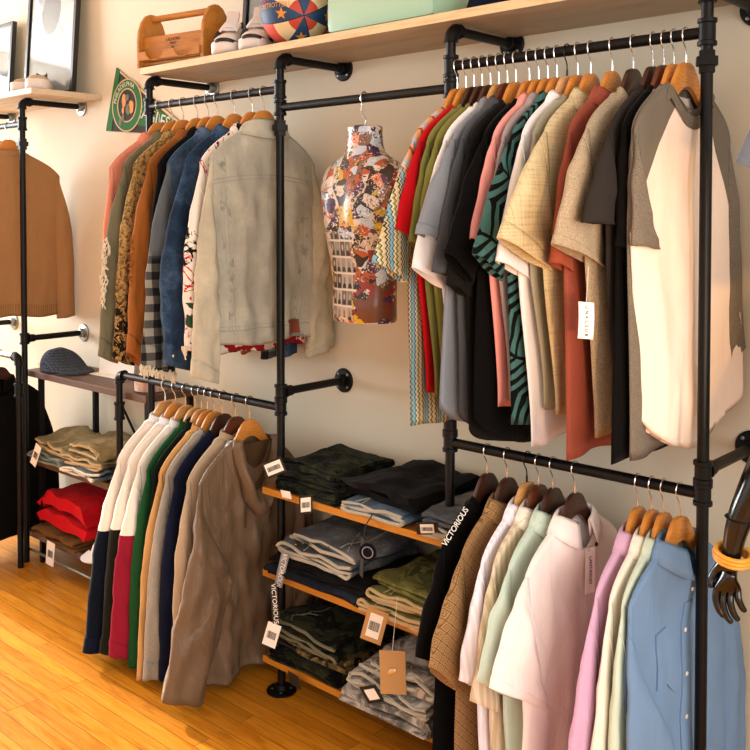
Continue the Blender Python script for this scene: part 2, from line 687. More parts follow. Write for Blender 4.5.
# ------------------------------------------------------------------ folded clothes
def folded(name, label, group, cx, y0, z0, w, d, h, mat, layers=3, seed=1, edge=None, rz=0., lean=0., cat='folded clothes', sag=.006, waist=True, rough=.006, slope=0., turn=False):
    """a garment folded into layers: one thick cloth sheet going back and forth, swept along its width. y0 is the room-side edge."""
    t = thing(name, label, cat, (cx, y0, z0), group, rz)
    rr = random.Random(seed)
    if turn:                                                # folds run front to back: the open ends face the room
        w, d = d, w
    tk = h / layers
    s = tk * .34
    path = []
    for k in range(layers):
        z = tk * (k + .5)
        ins0 = rr.uniform(-.006, .030)
        ins1 = rr.uniform(0, .03)
        fwd = (k % 2 == 0)
        ys = [lerp(tk * .5 + ins0, d - tk * .5 - ins1, q / 7) for q in range(8)]
        if not fwd:
            ys = ys[::-1]
        for y in ys:
            path.append((y, z))
        if k < layers - 1:
            ye = ys[-1]
            sg = 1 if fwd else -1
            for q in (30, 60, 90, 120, 150):
                a = math.radians(q)
                path.append((ye + sg * math.sin(a) * tk * .75, z + tk * .5 - math.cos(a) * tk * .5))
    nx = 18
    p = [rr.uniform(0, 50) for _ in range(4)]

    def pt(a, q, off):
        x = lerp(-w / 2, w / 2, a)
        y, z = path[q]
        y1, z1 = path[min(q + 1, len(path) - 1)]
        y2, z2 = path[max(q - 1, 0)]
        dy, dz = y1 - y2, z1 - z2
        L = math.hypot(dy, dz) or 1
        ny_, nz_ = -dz / L, dy / L
        yy, zz = y + ny_ * off, z + nz_ * off
        k = min(1., zz / max(h, .01))
        wob = noise.noise((x * 9 + p[0], yy * 8 + p[1], q * .03)) * rough * 1.6 + noise.noise((x * 26 + p[2], yy * 20, q * .1)) * rough * .7
        rd = .5 - abs(noise.noise((x * 12 + yy * 6 + p[0], yy * 11 - x * 4, p[1] + q * .01))) * 2
        zz = zz + (wob + rd * rough * .9) * max(.0, k) + slope * yy * k
        zz -= sag * k * (max(0., abs(a - .5) * 2 - .6) / .4) ** 2
        yy += noise.noise((x * 8 + p[3], zz * 34, q * .02)) * rough * 2.6
        xx = x + noise.noise((yy * 12 + p[1], zz * 25 + q * .2, p[0])) * .009 * (2.2 if turn else 1) * (abs(a - .5) * 2) ** 3 + lean * zz
        if turn:
            return Vector((yy - d / 2, xx + w / 2, max(.0008, zz)))
        return Vector((xx, yy, max(.0008, zz)))
    rings = []
    N = len(path)
    for a in range(nx + 1):
        q_ = a / nx
        rings.append([pt(q_, q, s) for q in range(N)] + [pt(q_, q, -s) for q in range(N - 1, -1, -1)])
    MB().ring_loft(rings).build('folded_cloth', mat, t, auto=55)
    if edge is not None:                                    # the stitched band along the open left end and the top fold
        e = MB()
        e.tube([pt(0., q, s * .2) + (Vector((0, -.001, 0)) if turn else Vector((-.001, 0, 0))) for q in range(N)], .0055, 6).build('waistband' if waist else 'hem', edge, t)
    # stitched seams over the top layer
    top0 = N - 8
    for k, (qa, qb) in enumerate(((top0 + 2, top0 + 2), (top0 + 1, top0 + 6))):
        e = MB()
        e.tube([lerp(pt(a, qa, s), pt(a, qb, s), a) + Vector((0, 0, .0005)) for a in (lerp(.03, .97 if k == 0 else .45, j / 16) for j in range(17))] if layers % 2 else [lerp(pt(a, qa, -s), pt(a, qb, -s), a) + Vector((0, 0, .0005)) for a in (lerp(.03, .97 if k == 0 else .45, j / 16) for j in range(17))], .0016, 5).build('seam', edge, t)
    return t


# ------------------------------------------------------------------ material library
M = {}
M['pipe'] = plain('black_iron_pipe', '050505', .42, .1, .25)
M['pipe2'] = plain('black_iron_fitting', '070707', .48, .1, .25)
M['zinc'] = plain('galvanised_steel', '9aa09c', .35, .9)
M['chrome'] = plain('chrome_wire', 'd8dadc', .16, 1.)
M['blackwire'] = plain('black_wire', '0c0b0b', .3, .6)
M['whitewire'] = plain('white_wire', 'e8e2da', .4)
M['paper'] = plain('white_card', 'f0ebe2', .6)
M['kraft'] = plain('kraft_card', 'b98d58', .75, var=.06, sc=60)
M['blackcard'] = plain('black_card', '14120f', .6)
M['ink'] = plain('black_ink', '0a0a0a', .7)
M['whiteink'] = plain('white_ink', 'e9e4da', .7)
M['string'] = plain('tag_string', 'd8d0c4', .8)
M['darkstring'] = plain('dark_tag_cord', '15120f', .8)
M['leather'] = plain('brown_leather_patch', '7a3a1e', .6, var=.15, sc=40)
M['brass'] = plain('brass_button', 'a47a3c', .3, .9)
M['blackglass'] = plain('black_gloss_plastic', '060606', .16, 0., .6)
M['yellowweave'] = plain('yellow_cord', 'd8962a', .5, var=.2, sc=80)


def wood(name, c1, c2, sc=1., axis='x', rough=.45, spec=.4, ring=3.):
    t = NT(name)
    x, y, z = t.xyz()
    st = {'x': t.vec(t.ma('MULTIPLY', x, .12), y, z), 'y': t.vec(x, t.ma('MULTIPLY', y, .12), z), 'z': t.vec(x, y, t.ma('MULTIPLY', z, .12))}[axis]
    g = t.noise(26. * sc, 5., .62, st, .8)
    f = t.noise(150. * sc, 2., .6, st)
    k = t.ma('ADD', t.ma('MULTIPLY', g, .75), t.ma('MULTIPLY', f, .25))
    c = t.ramp(k, [(.3, c2), (.5, c1), (.72, c1)])
    t.bump(f, .12, .002)
    return t.done(c, t.ma('ADD', t.ma('MULTIPLY', f, .15), rough - .07), 0., spec)


M['amber'] = wood('amber_varnished_wood', 'c88238', 'b56d26', 3., 'y', .28, .5)
M['tanwood'] = wood('tan_wood', 'cf9a5c', 'b07a3e', 1.6, 'y', .35, .5)
M['palewood'] = wood('pale_wood', 'd9a878', 'bf8a5a', 1.6, 'y', .4, .4)
M['walnut'] = wood('dark_walnut_wood', '3d2116', '24120b', 1.6, 'y', .3, .5)
M['brownwood'] = wood('red_brown_wood', '5e2e18', '401c0e', 1.6, 'y', .3, .5)
M['shelfwood'] = wood('light_plywood', 'a8947a', '8b7860', .7, 'x', .5, .3)
M['shelfedge'] = wood('plywood_edge', 'd8bd92', 'bd9a68', 1.6, 'x', .55, .3)
M['oakshelf'] = wood('honey_oak_shelf', '8f5c1c', '6b400f', .9, 'x', .4, .4)
M['oakedge'] = wood('honey_oak_edge', 'b87822', '92560f', 1.4, 'x', .45, .4)
M['brownshelf'] = wood('brown_stained_shelf', '5a4030', '3c281c', .9, 'x', .45, .35)
M['caddywood'] = wood('orange_pine', 'b8782e', '94581c', 1.1, 'x', .42, .4)
M['greyshelf'] = wood('weathered_board', 'cdbfa6', 'a8967c', .9, 'x', .55, .3)

# ---- wall, floor, ceiling
t = NT('cream_plaster')
M['wall'] = t.done(t.mix(t.noise(1.3, 3.), 'd5cbb4', 'dbd1bc'), .8, 0., .2)
t.bump(t.noise(60., 3.), .06, .004)
M['ceiling'] = plain('white_ceiling_paint', 'dcd6ca', .85)
M['trimpaint'] = plain('cream_gloss_trim', 'd9cbb0', .4)

t = NT('orange_oak_strip_floor')
x, y, z = t.xyz()
br = t.new('ShaderNodeTexBrick')
br.offset = .37
br.offset_frequency = 3
t.put(br.inputs['Vector'], t.vec(x, y, 0.))
t.put(br.inputs['Color1'], (0, 0, 0, 1))
t.put(br.inputs['Color2'], (1, 1, 1, 1))
t.put(br.inputs['Mortar'], (.5, .5, .5, 1))
for k, v in (('Scale', 1.), ('Mortar Size', .0011), ('Mortar Smooth', .1), ('Bias', 0.), ('Brick Width', .95), ('Row Height', .058)):
    br.inputs[k].default_value = v
tone = br.outputs['Color']
g = t.noise(30., 5., .65, t.vec(t.ma('MULTIPLY', x, .09), y, t.ma('MULTIPLY', tone, 7.)), 1.2)
f = t.noise(190., 2., .6, t.vec(t.ma('MULTIPLY', x, .06), y, z))
c = t.ramp(t.ma('ADD', t.ma('MULTIPLY', g, .7), t.ma('MULTIPLY', f, .3)), [(.28, '8f4a0c'), (.46, 'c07a1a'), (.7, 'd8942e')])
c = t.mix(1., c, t.mix(tone, (.80, .78, .74, 1), (1.12, 1.1, 1.06, 1)), 'MULTIPLY')
c = t.mix(t.ma('MULTIPLY', br.outputs['Fac'], .75), c, '3a1c06')
h = t.ma('SUBTRACT', t.ma('MULTIPLY', f, .25), br.outputs['Fac'])
t.bump(h, .25, .002)
M['floor'] = t.done(c, t.ma('ADD', .27, t.ma('MULTIPLY', g, .16)), 0., .28)


# ---- patterns for cloth
def denim(base, dark, light, seams=None, worn=.5):
    def pat(t):
        n = t.noise(7., 5., .6)
        x, y, z = t.xyz()
        tw = t.noise(1., 1., .5, t.vec(t.ma('MULTIPLY', t.ma('ADD', y, z), 520.), t.ma('MULTIPLY', t.ma('SUBTRACT', y, z), 60.), t.ma('MULTIPLY', x, 60.)))
        c = t.ramp(t.ma('ADD', t.ma('MULTIPLY', n, .8), t.ma('MULTIPLY', tw, .2)), [(.3, dark), (.5, base), (.5 + .35 * (1.2 - worn), light)])
        if seams:
            c = seams(t, c, x, y, z, dark)
        return c
    return pat


def jacket_seams(t, c, x, y, z, dark):
    ay = t.ma('ABSOLUTE', y)
    yk = t.ma('ADD', z, t.ma('MULTIPLY', t.ma('MULTIPLY', y, y), .5))
    l1 = t.ma('ADD', t.band(yk, -.158, -.153), t.band(yk, -.170, -.166))
    side = t.ma('ADD', ay, t.ma('MULTIPLY', z, -.06))
    l2 = t.ma('MULTIPLY', t.ma('ADD', t.band(side, .176, .179), t.band(side, .188, .190)), t.ma('LESS_THAN', z, -.17))
    l3 = t.ma('ADD', t.band(z, -.662, -.658), t.band(z, -.648, -.646))
    mid = t.ma('MULTIPLY', t.band(ay, 0., .0018), t.ma('LESS_THAN', z, -.17))
    worn = t.ma('MULTIPLY', t.band(side, .165, .20), t.step(t.noise(28., 3.), .5, .7))
    c = t.mix(t.ma('MULTIPLY', worn, .6), c, '4f5a5c')
    return t.mix(t.ma('MULTIPLY', t.ma('ADD', t.ma('ADD', l1, l2), t.ma('ADD', l3, mid)), .75), c, dark)


def camo(*cols):
    def pat(t):
        v = t.scale((9., 9., 12.))
        a = t.noise(1.4, 3., .55, v, .8)
        b = t.noise(1.7, 3., .55, t.scale((8., 11., 9.)), .9)
        c = t.ramp(a, [(0, cols[0]), (.47, cols[1]), (.58, cols[2])], True)
        return t.mix(t.ma('GREATER_THAN', b, .57), c, cols[3])
    return pat


def speckle(t):
    x, y, z = t.xyz()
    n = t.noise(95., 3., .6)
    c = t.ramp(n, [(.38, '5a4426'), (.52, '9a7c4c'), (.66, 'b3945e')])
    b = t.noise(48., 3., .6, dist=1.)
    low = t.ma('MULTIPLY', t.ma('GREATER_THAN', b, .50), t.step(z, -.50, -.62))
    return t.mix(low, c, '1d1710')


def zigzag(t):
    x, y, z = t.xyz()
    saw = t.ma('PINGPONG', t.ma('MULTIPLY', z, 1.), .007)
    s = t.ma('ADD', t.ma('ADD', y, t.ma('MULTIPLY', saw, 1.)), t.ma('MULTIPLY', x, .2))
    s = t.ma('ADD', s, t.ma('MULTIPLY', t.noise(3.), .02))
    f = t.ma('FRACT', t.ma('MULTIPLY', s, 19.))
    low = t.ramp(f, [(0, 'c2b088'), (.13, '302b26'), (.22, 'bfb08c'), (.32, '2d2a26'), (.38, '7aa8b8'), (.57, '2a2824'), (.63, 'd9cfae'), (.74, 'a09a62'), (.84, '3a352e'), (.9, 'd4c196')], True)
    s2 = t.ma('FRACT', t.ma('ADD', t.ma('MULTIPLY', t.ma('ADD', y, t.ma('MULTIPLY', z, .8)), 13.), t.ma('MULTIPLY', t.noise(9.), .5)))
    top = t.ramp(s2, [(0, 'd79a6a'), (.3, '9a4a22'), (.45, 'dcb08a'), (.62, 'a9b9d2'), (.8, 'c9a283')], True)
    return t.mix(t.step(z, -.20, -.13), low, top)


def plaid(t):
    x, y, z = t.xyz()
    a = t.ma('GREATER_THAN', t.ma('FRACT', t.ma('MULTIPLY', y, 19.)), .5)
    b = t.ma('GREATER_THAN', t.ma('FRACT', t.ma('MULTIPLY', z, 19.)), .5)
    c = t.ramp(t.ma('MULTIPLY', t.ma('ADD', a, b), .5), [(0, '8c8a80'), (.4, '4a4a47'), (.9, '1e1f20')], True)
    return t.mix(t.step(z, -.44, -.40), c, '5a6064')


def linen(col, dark):
    def pat(t):
        x, y, z = t.xyz()
        a = t.noise(1., 2., .6, t.vec(t.ma('MULTIPLY', y, 260.), t.ma('MULTIPLY', z, 8.), 0.))
        b = t.noise(1., 2., .6, t.vec(t.ma('MULTIPLY', y, 8.), t.ma('MULTIPLY', z, 260.), 3.))
        k = t.ma('MULTIPLY', t.ma('ADD', a, b), .5)
        return t.ramp(k, [(.36, dark), (.52, col)])
    return pat


def diamonds(t):
    x, y, z = t.xyz()
    a = t.ma('FRACT', t.ma('MULTIPLY', t.ma('ADD', y, z), 33.))
    b = t.ma('FRACT', t.ma('MULTIPLY', t.ma('SUBTRACT', y, z), 33.))
    da = t.ma('ABSOLUTE', t.ma('SUBTRACT', a, .5))
    db = t.ma('ABSOLUTE', t.ma('SUBTRACT', b, .5))
    m = t.ma('MAXIMUM', da, db)
    l = t.ma('ADD', t.ma('GREATER_THAN', m, .44), t.ma('ADD', t.band(m, .2, .27), t.ma('LESS_THAN', m, .08)))
    return t.mix(t.ma('MULTIPLY', l, .8), '9c7850', '5c4428')


def leaf_stripes(t):
    x, y, z = t.xyz()
    n = t.noise(5., 2.)
    s = t.ma('ADD', t.ma('ADD', t.ma('MULTIPLY', y, 1.), t.ma('MULTIPLY', z, -.75)), t.ma('MULTIPLY', n, .10))
    # long leaf blades in two directions, split by dark midribs
    r = t.ma('FRACT', t.ma('ADD', t.ma('MULTIPLY', t.ma('ADD', t.ma('MULTIPLY', y, .75), z), 5.0), t.ma('MULTIPLY', n, .7)))
    s = t.ma('ADD', s, t.ma('MULTIPLY', t.ma('ABSOLUTE', t.ma('SUBTRACT', r, .5)), .10))
    f = t.ma('PINGPONG', t.ma('MULTIPLY', s, 30.), .5)
    taper = t.ma('MULTIPLY', t.ma('ABSOLUTE', t.ma('SUBTRACT', r, .5)), .30)
    k = t.ma('GREATER_THAN', f, t.ma('ADD', .14, taper))
    return t.mix(t.ma('MAXIMUM', t.ma('SUBTRACT', 1., k), t.band(r, .47, .53)), '3f6664', '0c0f10')


def floral(t):
    x, y, z = t.xyz()
    a = t.noise(11., 3., .5, dist=1.5)
    line = t.band(a, .50, .54)
    red = t.ma('MULTIPLY', line, t.step(t.noise(3.2), .47, .53))
    b = t.noise(16., 4., .6, dist=2.)
    blk = t.ma('MULTIPLY', t.ma('GREATER_THAN', b, .57), t.ma('GREATER_THAN', t.noise(4.1, 1.), .55))
    grn = t.ma('MULTIPLY', t.ma('GREATER_THAN', t.noise(13., 2.), .62), t.ma('GREATER_THAN', t.noise(2.7, 1.), .56))
    c = t.mix(red, 'e2d8cc', 'b81c22')
    c = t.mix(grn, c, '2d4a34')
    c = t.mix(blk, c, '15130f')
    # printed bands at shoulder and hem
    hem = t.ma('LESS_THAN', z, -.70)
    return t.mix(t.ma('MULTIPLY', hem, t.ma('GREATER_THAN', t.noise(20., 2.), .48)), c, '8e1a20')


def block(top, low, z0):
    def pat(t):
        x, y, z = t.xyz()
        return t.mix(t.ma('GREATER_THAN', z, z0), low, top)
    return pat


def raglan(t):
    x, y, z = t.xyz()
    ay = t.ma('ABSOLUTE', y)
    lim = t.ma('ADD', .052, t.ma('MULTIPLY', t.ma('POWER', t.ma('MAXIMUM', t.ma('MULTIPLY', t.ma('ADD', z, .02), -1.), 0.), .9), .50))
    k = t.ma('MULTIPLY', t.ma('GREATER_THAN', ay, lim), t.ma('GREATER_THAN', z, -.40))
    return t.mix(k, 'ecdacc', '6f675c')


def acid(t):
    n = t.noise(14., 5., .65, dist=1.2)
    return t.ramp(n, [(.3, '2c2a28'), (.48, '6f6a62'), (.62, 'b7aea2')])


def vstripes(c1, c2, k):
    def pat(t):
        x, y, z = t.xyz()
        return t.mix(t.ma('GREATER_THAN', t.ma('FRACT', t.ma('MULTIPLY', y, k)), .5), c1, c2)
    return pat


def ribs(c1, c2, k=90.):
    return vstripes(c1, c2, k)


def fab(key, name, col, pat=None, **kw):
    M[key] = fabric(name, col, pat, **kw)


fab('redtee', 'red_jersey', 'b5121a')
fab('olive', 'olive_jersey', '75743f')
fab('olive2', 'yellow_olive_jersey', '78753a')
fab('white', 'white_cotton', 'ece8e6')
fab('offwhite', 'warm_white_cotton', 'e9e6e8')
fab('slate', 'slate_grey_cotton', '80848b')
fab('dkslate', 'dark_slate_cotton', '4a4d52')
fab('black', 'black_cotton', '0b0a0a', var=.2)
fab('black2', 'washed_black_cotton', '191716', var=.25)
fab('charcoal', 'charcoal_cotton', '2c2826', var=.2)
fab('pink', 'coral_pink_cotton', 'e39a94')
fab('greylav', 'grey_lavender_cotton', '9c8f8f')
fab('sage', 'sage_grey_cotton', '9b9684')
fab('rust', 'rust_pique_cotton', '8f4a3a', weave=.3)
fab('rusthem', 'rust_rib', '934a34')
fab('heather', 'oatmeal_heather_jersey', 'a3927a', grain=.35)
fab('grey', 'grey_heather_jersey', '6f675c', grain=.3)
fab('greyshirt', 'blue_grey_jersey', '6c7480')
fab('raglan', 'two_tone_raglan_jersey', 'ecdcd0', raglan, wrinkle=.25)
fab('knit', 'zigzag_striped_knit', '', zigzag, wrinkle=.6, weave=.6)
fab('linen', 'khaki_linen', '', linen('cdbc94', 'ad9a72'))
fab('teal', 'teal_leaf_print', '', leaf_stripes)
fab('lilac', 'lilac_pink_cotton', 'cba2bd')
fab('cream', 'cream_cotton', 'eadfcf')
fab('mint', 'pale_mint_cotton', 'bfd0c0')
fab('mint2', 'pale_sage_cotton', 'c3cfbb')
fab('blueshirt', 'dusty_blue_cotton', '6f8bab')
fab('palepink', 'blush_white_cotton', 'f4e6de')
fab('lavwhite', 'lavender_white_rib_knit', '', vstripes('efeaf1', 'e4dce8', 70.))
fab('beigeruffle', 'pale_beige_crinkle', '', vstripes('dccbb2', 'c9b594', 48.), wrinkle=.8)
fab('diamond', 'brown_diamond_jacquard', '', diamonds)
fab('salmon', 'salmon_pink_cotton', 'd98a72')
fab('olivejkt', 'faded_olive_canvas', '6a6650', var=.25)
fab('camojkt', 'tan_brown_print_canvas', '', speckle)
fab('rustjkt', 'rust_brown_canvas', '8f5626', var=.2)
fab('blackjkt', 'black_denim', '121112', var=.2)
fab('bluedenim', 'mid_blue_denim', '', denim('34475e', '1d2a3a', '6d86a4', None, .6))
fab('dkdenim', 'dark_indigo_denim', '', denim('24354c', '131d2c', '5a7ca0', None, .35))
fab('greydenim', 'bleached_grey_denim', '', denim('a6a496', '93928a', 'b8b6a6', jacket_seams, .8), wrinkle=.25)
fab('greydenim2', 'bleached_grey_denim_sleeve', '', denim('b4ad98', 'a09a88', 'c6bea6', None, .8), wrinkle=.3)
fab('plaid', 'grey_flannel_check', '', plaid)
fab('floral', 'floral_print_cotton', '', floral)
fab('fringe', 'frayed_cream_yarn', 'd8cbb2')
fab('whitenavy', 'white_over_navy_nylon', '', block('ece0d2', '0d1420', -.36), sheen=.05)
fab('whiteolive', 'white_over_black_olive_nylon', '', block('ece0d2', '1c1c14', -.345), sheen=.05)
fab('whitemaroon', 'white_over_maroon_nylon', '', block('efe6da', '8a1c30', -.35), sheen=.05)
fab('green', 'bottle_green_nylon', '1c4a28')
fab('dkgreen', 'black_green_nylon', '131a14')
fab('tanor', 'tan_orange_cotton', 'c99a62')
fab('ltgrey', 'light_grey_fleece', 'a39a8c', grain=.2)
fab('navy', 'navy_fleece', '12172a')
fab('beige', 'beige_cotton', 'b09a80')
fab('brownnylon', 'brown_nylon', '6a5540', rough=.42, spec=.3, wrinkle=.6, weave=.05)
fab('brownlining', 'dark_brown_lining', '4a3724', rough=.7)
fab('tansweat', 'camel_fleece', '9c7851', var=.08)
fab('tanrib', 'camel_rib', '', ribs('9c7851', '85653f'))
fab('greencamo', 'dark_green_camo_twill', '', camo('1d1f14', '2b2d1a', '10110b', '0a0a08'))
fab('olivecamo', 'olive_shorts_twill', '', camo('5c5a2c', '6d6a36', '3f3f20', '4b4a26'))
fab('tancamo', 'tan_camo_twill', '', camo('5a4a2c', '7a6640', '3a2f1c', '241d12'))
fab('blackjean', 'black_jean', '0e0d0d', var=.25)
fab('inkjean', 'ink_black_denim', '', denim('171b22', '0c0e12', '2c3440', None, .5))
fab('bluejean', 'light_blue_jean', '', denim('5f7080', '33414e', '93a3b0', None, .7))
fab('greyjean', 'faded_grey_jean', '', denim('54575b', '303236', '8b8b88', None, .7))
fab('acid', 'acid_wash_fleece', '', acid)
fab('khakijean', 'khaki_jean', '', denim('8a7d5a', '5c5236', 'b3a580', None, .7))
fab('khakijean2', 'tan_ripped_jean', '', denim('94835c', '655636', 'bba983', None, .7))
fab('greenjean', 'grey_green_jean', '', denim('7d8478', '555b52', 'a5aa9c', None, .7))
fab('darkbrowncloth', 'dark_brown_twill', '33241c')
fab('brownpant', 'brown_twill', '6b4a26')
fab('redfleece', 'red_fleece', 'c4151f', var=.1)
fab('stitch', 'pale_stitching', 'b59a70')
fab('stitchgrey', 'pale_grey_edge', 'a9a190')
fab('pinkknit', 'pale_pink_knit', '', ribs('e0bfae', 'cda796', 60.), weave=.6)


def cap_pat(t):
    v = t.voro(85., None, 'DISTANCE_TO_EDGE', 'Distance', .3)
    return t.mix(t.step(v, .02, .16), '20242c', '4a5564')


fab('capknit', 'grey_blue_open_knit', '', cap_pat, weave=.5)


def collage(t):
    """torn paper scraps: coloured cells with lettering-like flecks and a block of small grey portraits"""
    x, y, z = t.xyz()
    w = t.noise(7., 2., .5, color=True)
    v2 = t.new('ShaderNodeVectorMath', operation='MULTIPLY_ADD')
    t.put(v2.inputs[0], w)
    v2.inputs[1].default_value = (.11, .11, .11)
    t.put(v2.inputs[2], t.co())
    cell = t.voro(32., v2.outputs[0])
    cx, cy, cz = t.xyz(cell)
    base = t.ramp(cx, [(0, 'c9b8a8'), (.16, '2a211c'), (.30, 'b0532c'), (.42, 'd8c9bd'), (.55, '7c5a48'), (.66, 'b8c4d2'), (.76, '4a2f52'), (.84, 'c6a31c'), (.91, '8e2c24'), (.96, 'd98a6c')], True)
    fine = t.noise(42., 4., .7, dist=1.5)
    c = t.mix(t.ma('MULTIPLY', t.ma('GREATER_THAN', fine, .56), t.ma('GREATER_THAN', cy, .25)), base, '17120f')
    f2 = t.noise(60., 3., .6, dist=2.)
    c = t.mix(t.ma('MULTIPLY', t.ma('GREATER_THAN', f2, .60), t.ma('GREATER_THAN', cz, .35)), c, 'e9ded2')
    # rows of small grey portraits on white paper
    px = t.ma('FRACT', t.ma('MULTIPLY', x, 40.))
    pz = t.ma('FRACT', t.ma('MULTIPLY', z, 20.))
    dx = t.ma('MULTIPLY', t.ma('SUBTRACT', px, .5), 1.1)
    dz = t.ma('SUBTRACT', pz, .58)
    head = t.ma('LESS_THAN', t.ma('ADD', t.ma('MULTIPLY', dx, dx), t.ma('MULTIPLY', dz, dz)), .035)
    dz2 = t.ma('SUBTRACT', pz, .1)
    body = t.ma('MULTIPLY', t.ma('LESS_THAN', t.ma('ADD', t.ma('MULTIPLY', dx, dx), t.ma('MULTIPLY', t.ma('MULTIPLY', dz2, dz2), 1.2)), .13), t.ma('GREATER_THAN', pz, .1))
    back = t.ma('MULTIPLY', t.band(px, .03, .97), t.band(pz, .06, .94))
    rnd = t.voro(30., t.vec(t.ma('FLOOR', t.ma('MULTIPLY', x, 40.)), t.ma('FLOOR', t.ma('MULTIPLY', z, 20.)), 0.), out='Color')
    rx, ry, _ = t.xyz(rnd)
    tone = t.mix(rx, '4a4440', 'b0a8a0')
    por = t.mix(back, 'd2cbc0', tone)
    por = t.mix(body, por, t.mix(ry, '1a1817', '3a3633'))
    por = t.mix(head, por, t.mix(rx, 'b8aca0', '6a5f58'))
    wz = t.ma('ADD', z, t.ma('MULTIPLY', t.ma('SUBTRACT', t.noise(17., 3.), .25), .10))
    wx = t.ma('ADD', x, t.ma('MULTIPLY', t.ma('SUBTRACT', t.noise(15., 3.), .25), .10))
    area = t.ma('MULTIPLY', t.band(wx, -.05, .06), t.band(wz, .035, .29))
    c = t.mix(area, c, por)
    yel = t.ma('MULTIPLY', t.band(wx, .0, .085), t.band(wz, .32, .39))
    c = t.mix(t.ma('MULTIPLY', yel, t.ma('GREATER_THAN', t.noise(70., 2.), .42)), c, 'c9a312')
    hood = t.ma('MULTIPLY', t.ma('GREATER_THAN', wx, .072), t.band(wz, .04, .16))
    return t.mix(t.ma('MULTIPLY', hood, t.ma('GREATER_THAN', t.noise(19.), .45)), c, t.mix(t.ma('GREATER_THAN', t.noise(16.), .5), '8a2a22', '6a3e2c'))


t = NT('paper_collage_gloss')
M['collage'] = t.done(collage(t), .34, 0., .4)
t.bump(t.noise(25., 3.), .15, .006)
t.b.inputs['Coat Weight'].default_value = .25
t.b.inputs['Coat Roughness'].default_value = .12


# ------------------------------------------------------------------ the room
def slab(name, lo, hi, mat, bev=0.):
    return struct(MB().box(lo, hi, bev).build(name, mat, None, smooth=False, auto=None))


slab('floor', (-7.6, -6.1, -.1), (2.1, .1, 0), M['floor'])
slab('wall_back', (-7.6, 0, 0), (2.1, .1, 3.1), M['wall'])
slab('ceiling', (-7.6, -6.1, 3.1), (2.1, .1, 3.2), M['ceiling'])


def wall_with_hole(name, axis, pos, a0, a1, h0, h1, z0, z1):
    """one wall with a window opening; the four strips round the opening are one mesh"""
    mb = MB()
    for (p, q, r, s) in ((a0, h0, 0, 3.1), (h1, a1, 0, 3.1), (h0, h1, 0, z0), (h0, h1, z1, 3.1)):
        if axis == 'x':
            mb.box((pos - .1, p, r), (pos, q, s))
        else:
            mb.box((p, pos - .1, r), (q, pos, s))
    return struct(mb.build(name, M['wall'], None, smooth=False, auto=None))


wall_with_hole('wall_left', 'x', -7.5, -6.1, 0, -4.6, -.25, .4, 2.95)
wall_with_hole('wall_front', 'y', -6.0, -7.5, 2.0, -5.6, 1.2, .5, 2.8)


def window(name, axis, pos, a0, a1, z0, z1):
    mb = MB()
    fr = [(a0, a0 + .06, z0, z1), (a1 - .06, a1, z0, z1), (a0, a1, z0, z0 + .06), (a0, a1, z1 - .06, z1)]
    m = (a0 + a1) / 2
    fr.append((m - .03, m + .03, z0, z1))
    for p, q, r, s in fr:
        if axis == 'x':
            mb.box((pos - .08, p, r), (pos - .02, q, s))
        else:
            mb.box((p, pos - .08, r), (q, pos - .02, s))
    return struct(mb.build(name, M['pipe2'], None, smooth=False, auto=None))


wall_with_hole('wall_right', 'x', 2.1, -6.1, 0, -4.6, -.6, .6, 2.6)
window('added_window_3', 'x', 2.1, -4.6, -.6, .6, 2.6)  # this window and its opening are added to go with the right fill
window('window_1', 'x', -7.5, -4.6, -.25, .4, 2.95)
window('window_2', 'y', -6.0, -5.6, 1.2, .5, 2.8)
tr = MB().prism([(-.022, .352), (0, .352), (0, .395), (-.012, .395), (-.022, .385)], -.55, 2.0, 'x').build('trim_1', M['trimpaint'], None, smooth=False)
struct(tr)
struct(MB().box((-.55, -.014, 0), (2.0, 0, .12), .003).build('baseboard_back', M['trimpaint'], None, smooth=False))


# ------------------------------------------------------------------ pipe racks
PR = .0135


def fitting(parent, p, axis='z', L=.06, r=.0185, name='tee_fitting'):
    """cast fitting with a raised bead at each end"""
    h = L / 2
    prof = [(r * .9, -h), (r * 1.17, -h), (r * 1.17, -h + .009), (r, -h + .011), (r, h - .011), (r * 1.17, h - .009), (r * 1.17, h), (r * .9, h)]
    return MB().lathe(prof, p, axis, 18).build(name, M['pipe2'], parent, auto=35)


def union(parent, p):
    """hexagonal union nut between two threaded collars"""
    MB().lathe([(.019, -.026), (.019, -.010), (.026, -.010), (.026, .010), (.019, .010), (.019, .024)], p, 'z', 6).build('union_nut', M['pipe2'], parent, smooth=False, auto=None)


def pipe(parent, a, b, name, r=PR, mat='pipe'):
    return MB().tube([a, lerp(Vector(a), Vector(b), .5), b], r, 16).build(name, M[mat], parent, auto=50)


def flange(parent, p, axis, mat='pipe2', name='flange', r=.043):
    prof = [(r, 0), (r, .005), (r * .93, .0075), (.022, .009), (.02, .024), (.017, .026)]
    d = -1 if axis == 'y' else 1
    o = MB().lathe([(q, d * h) for q, h in prof], p, axis, 24).build(name, M[mat], parent, auto=35)
    for k in range(4):
        a = PI / 4 + k * PI / 2
        c, s = math.cos(a) * .031, math.sin(a) * .031
        q = Vector(p) + (Vector((c, -.0075, s)) if axis == 'y' else Vector((c, s, .0075)))
        MB().lathe([(.005, 0), (.005, d * .0015), (.002, d * .003)], q, axis, 10).build('screw', M['zinc'], o)
    return o


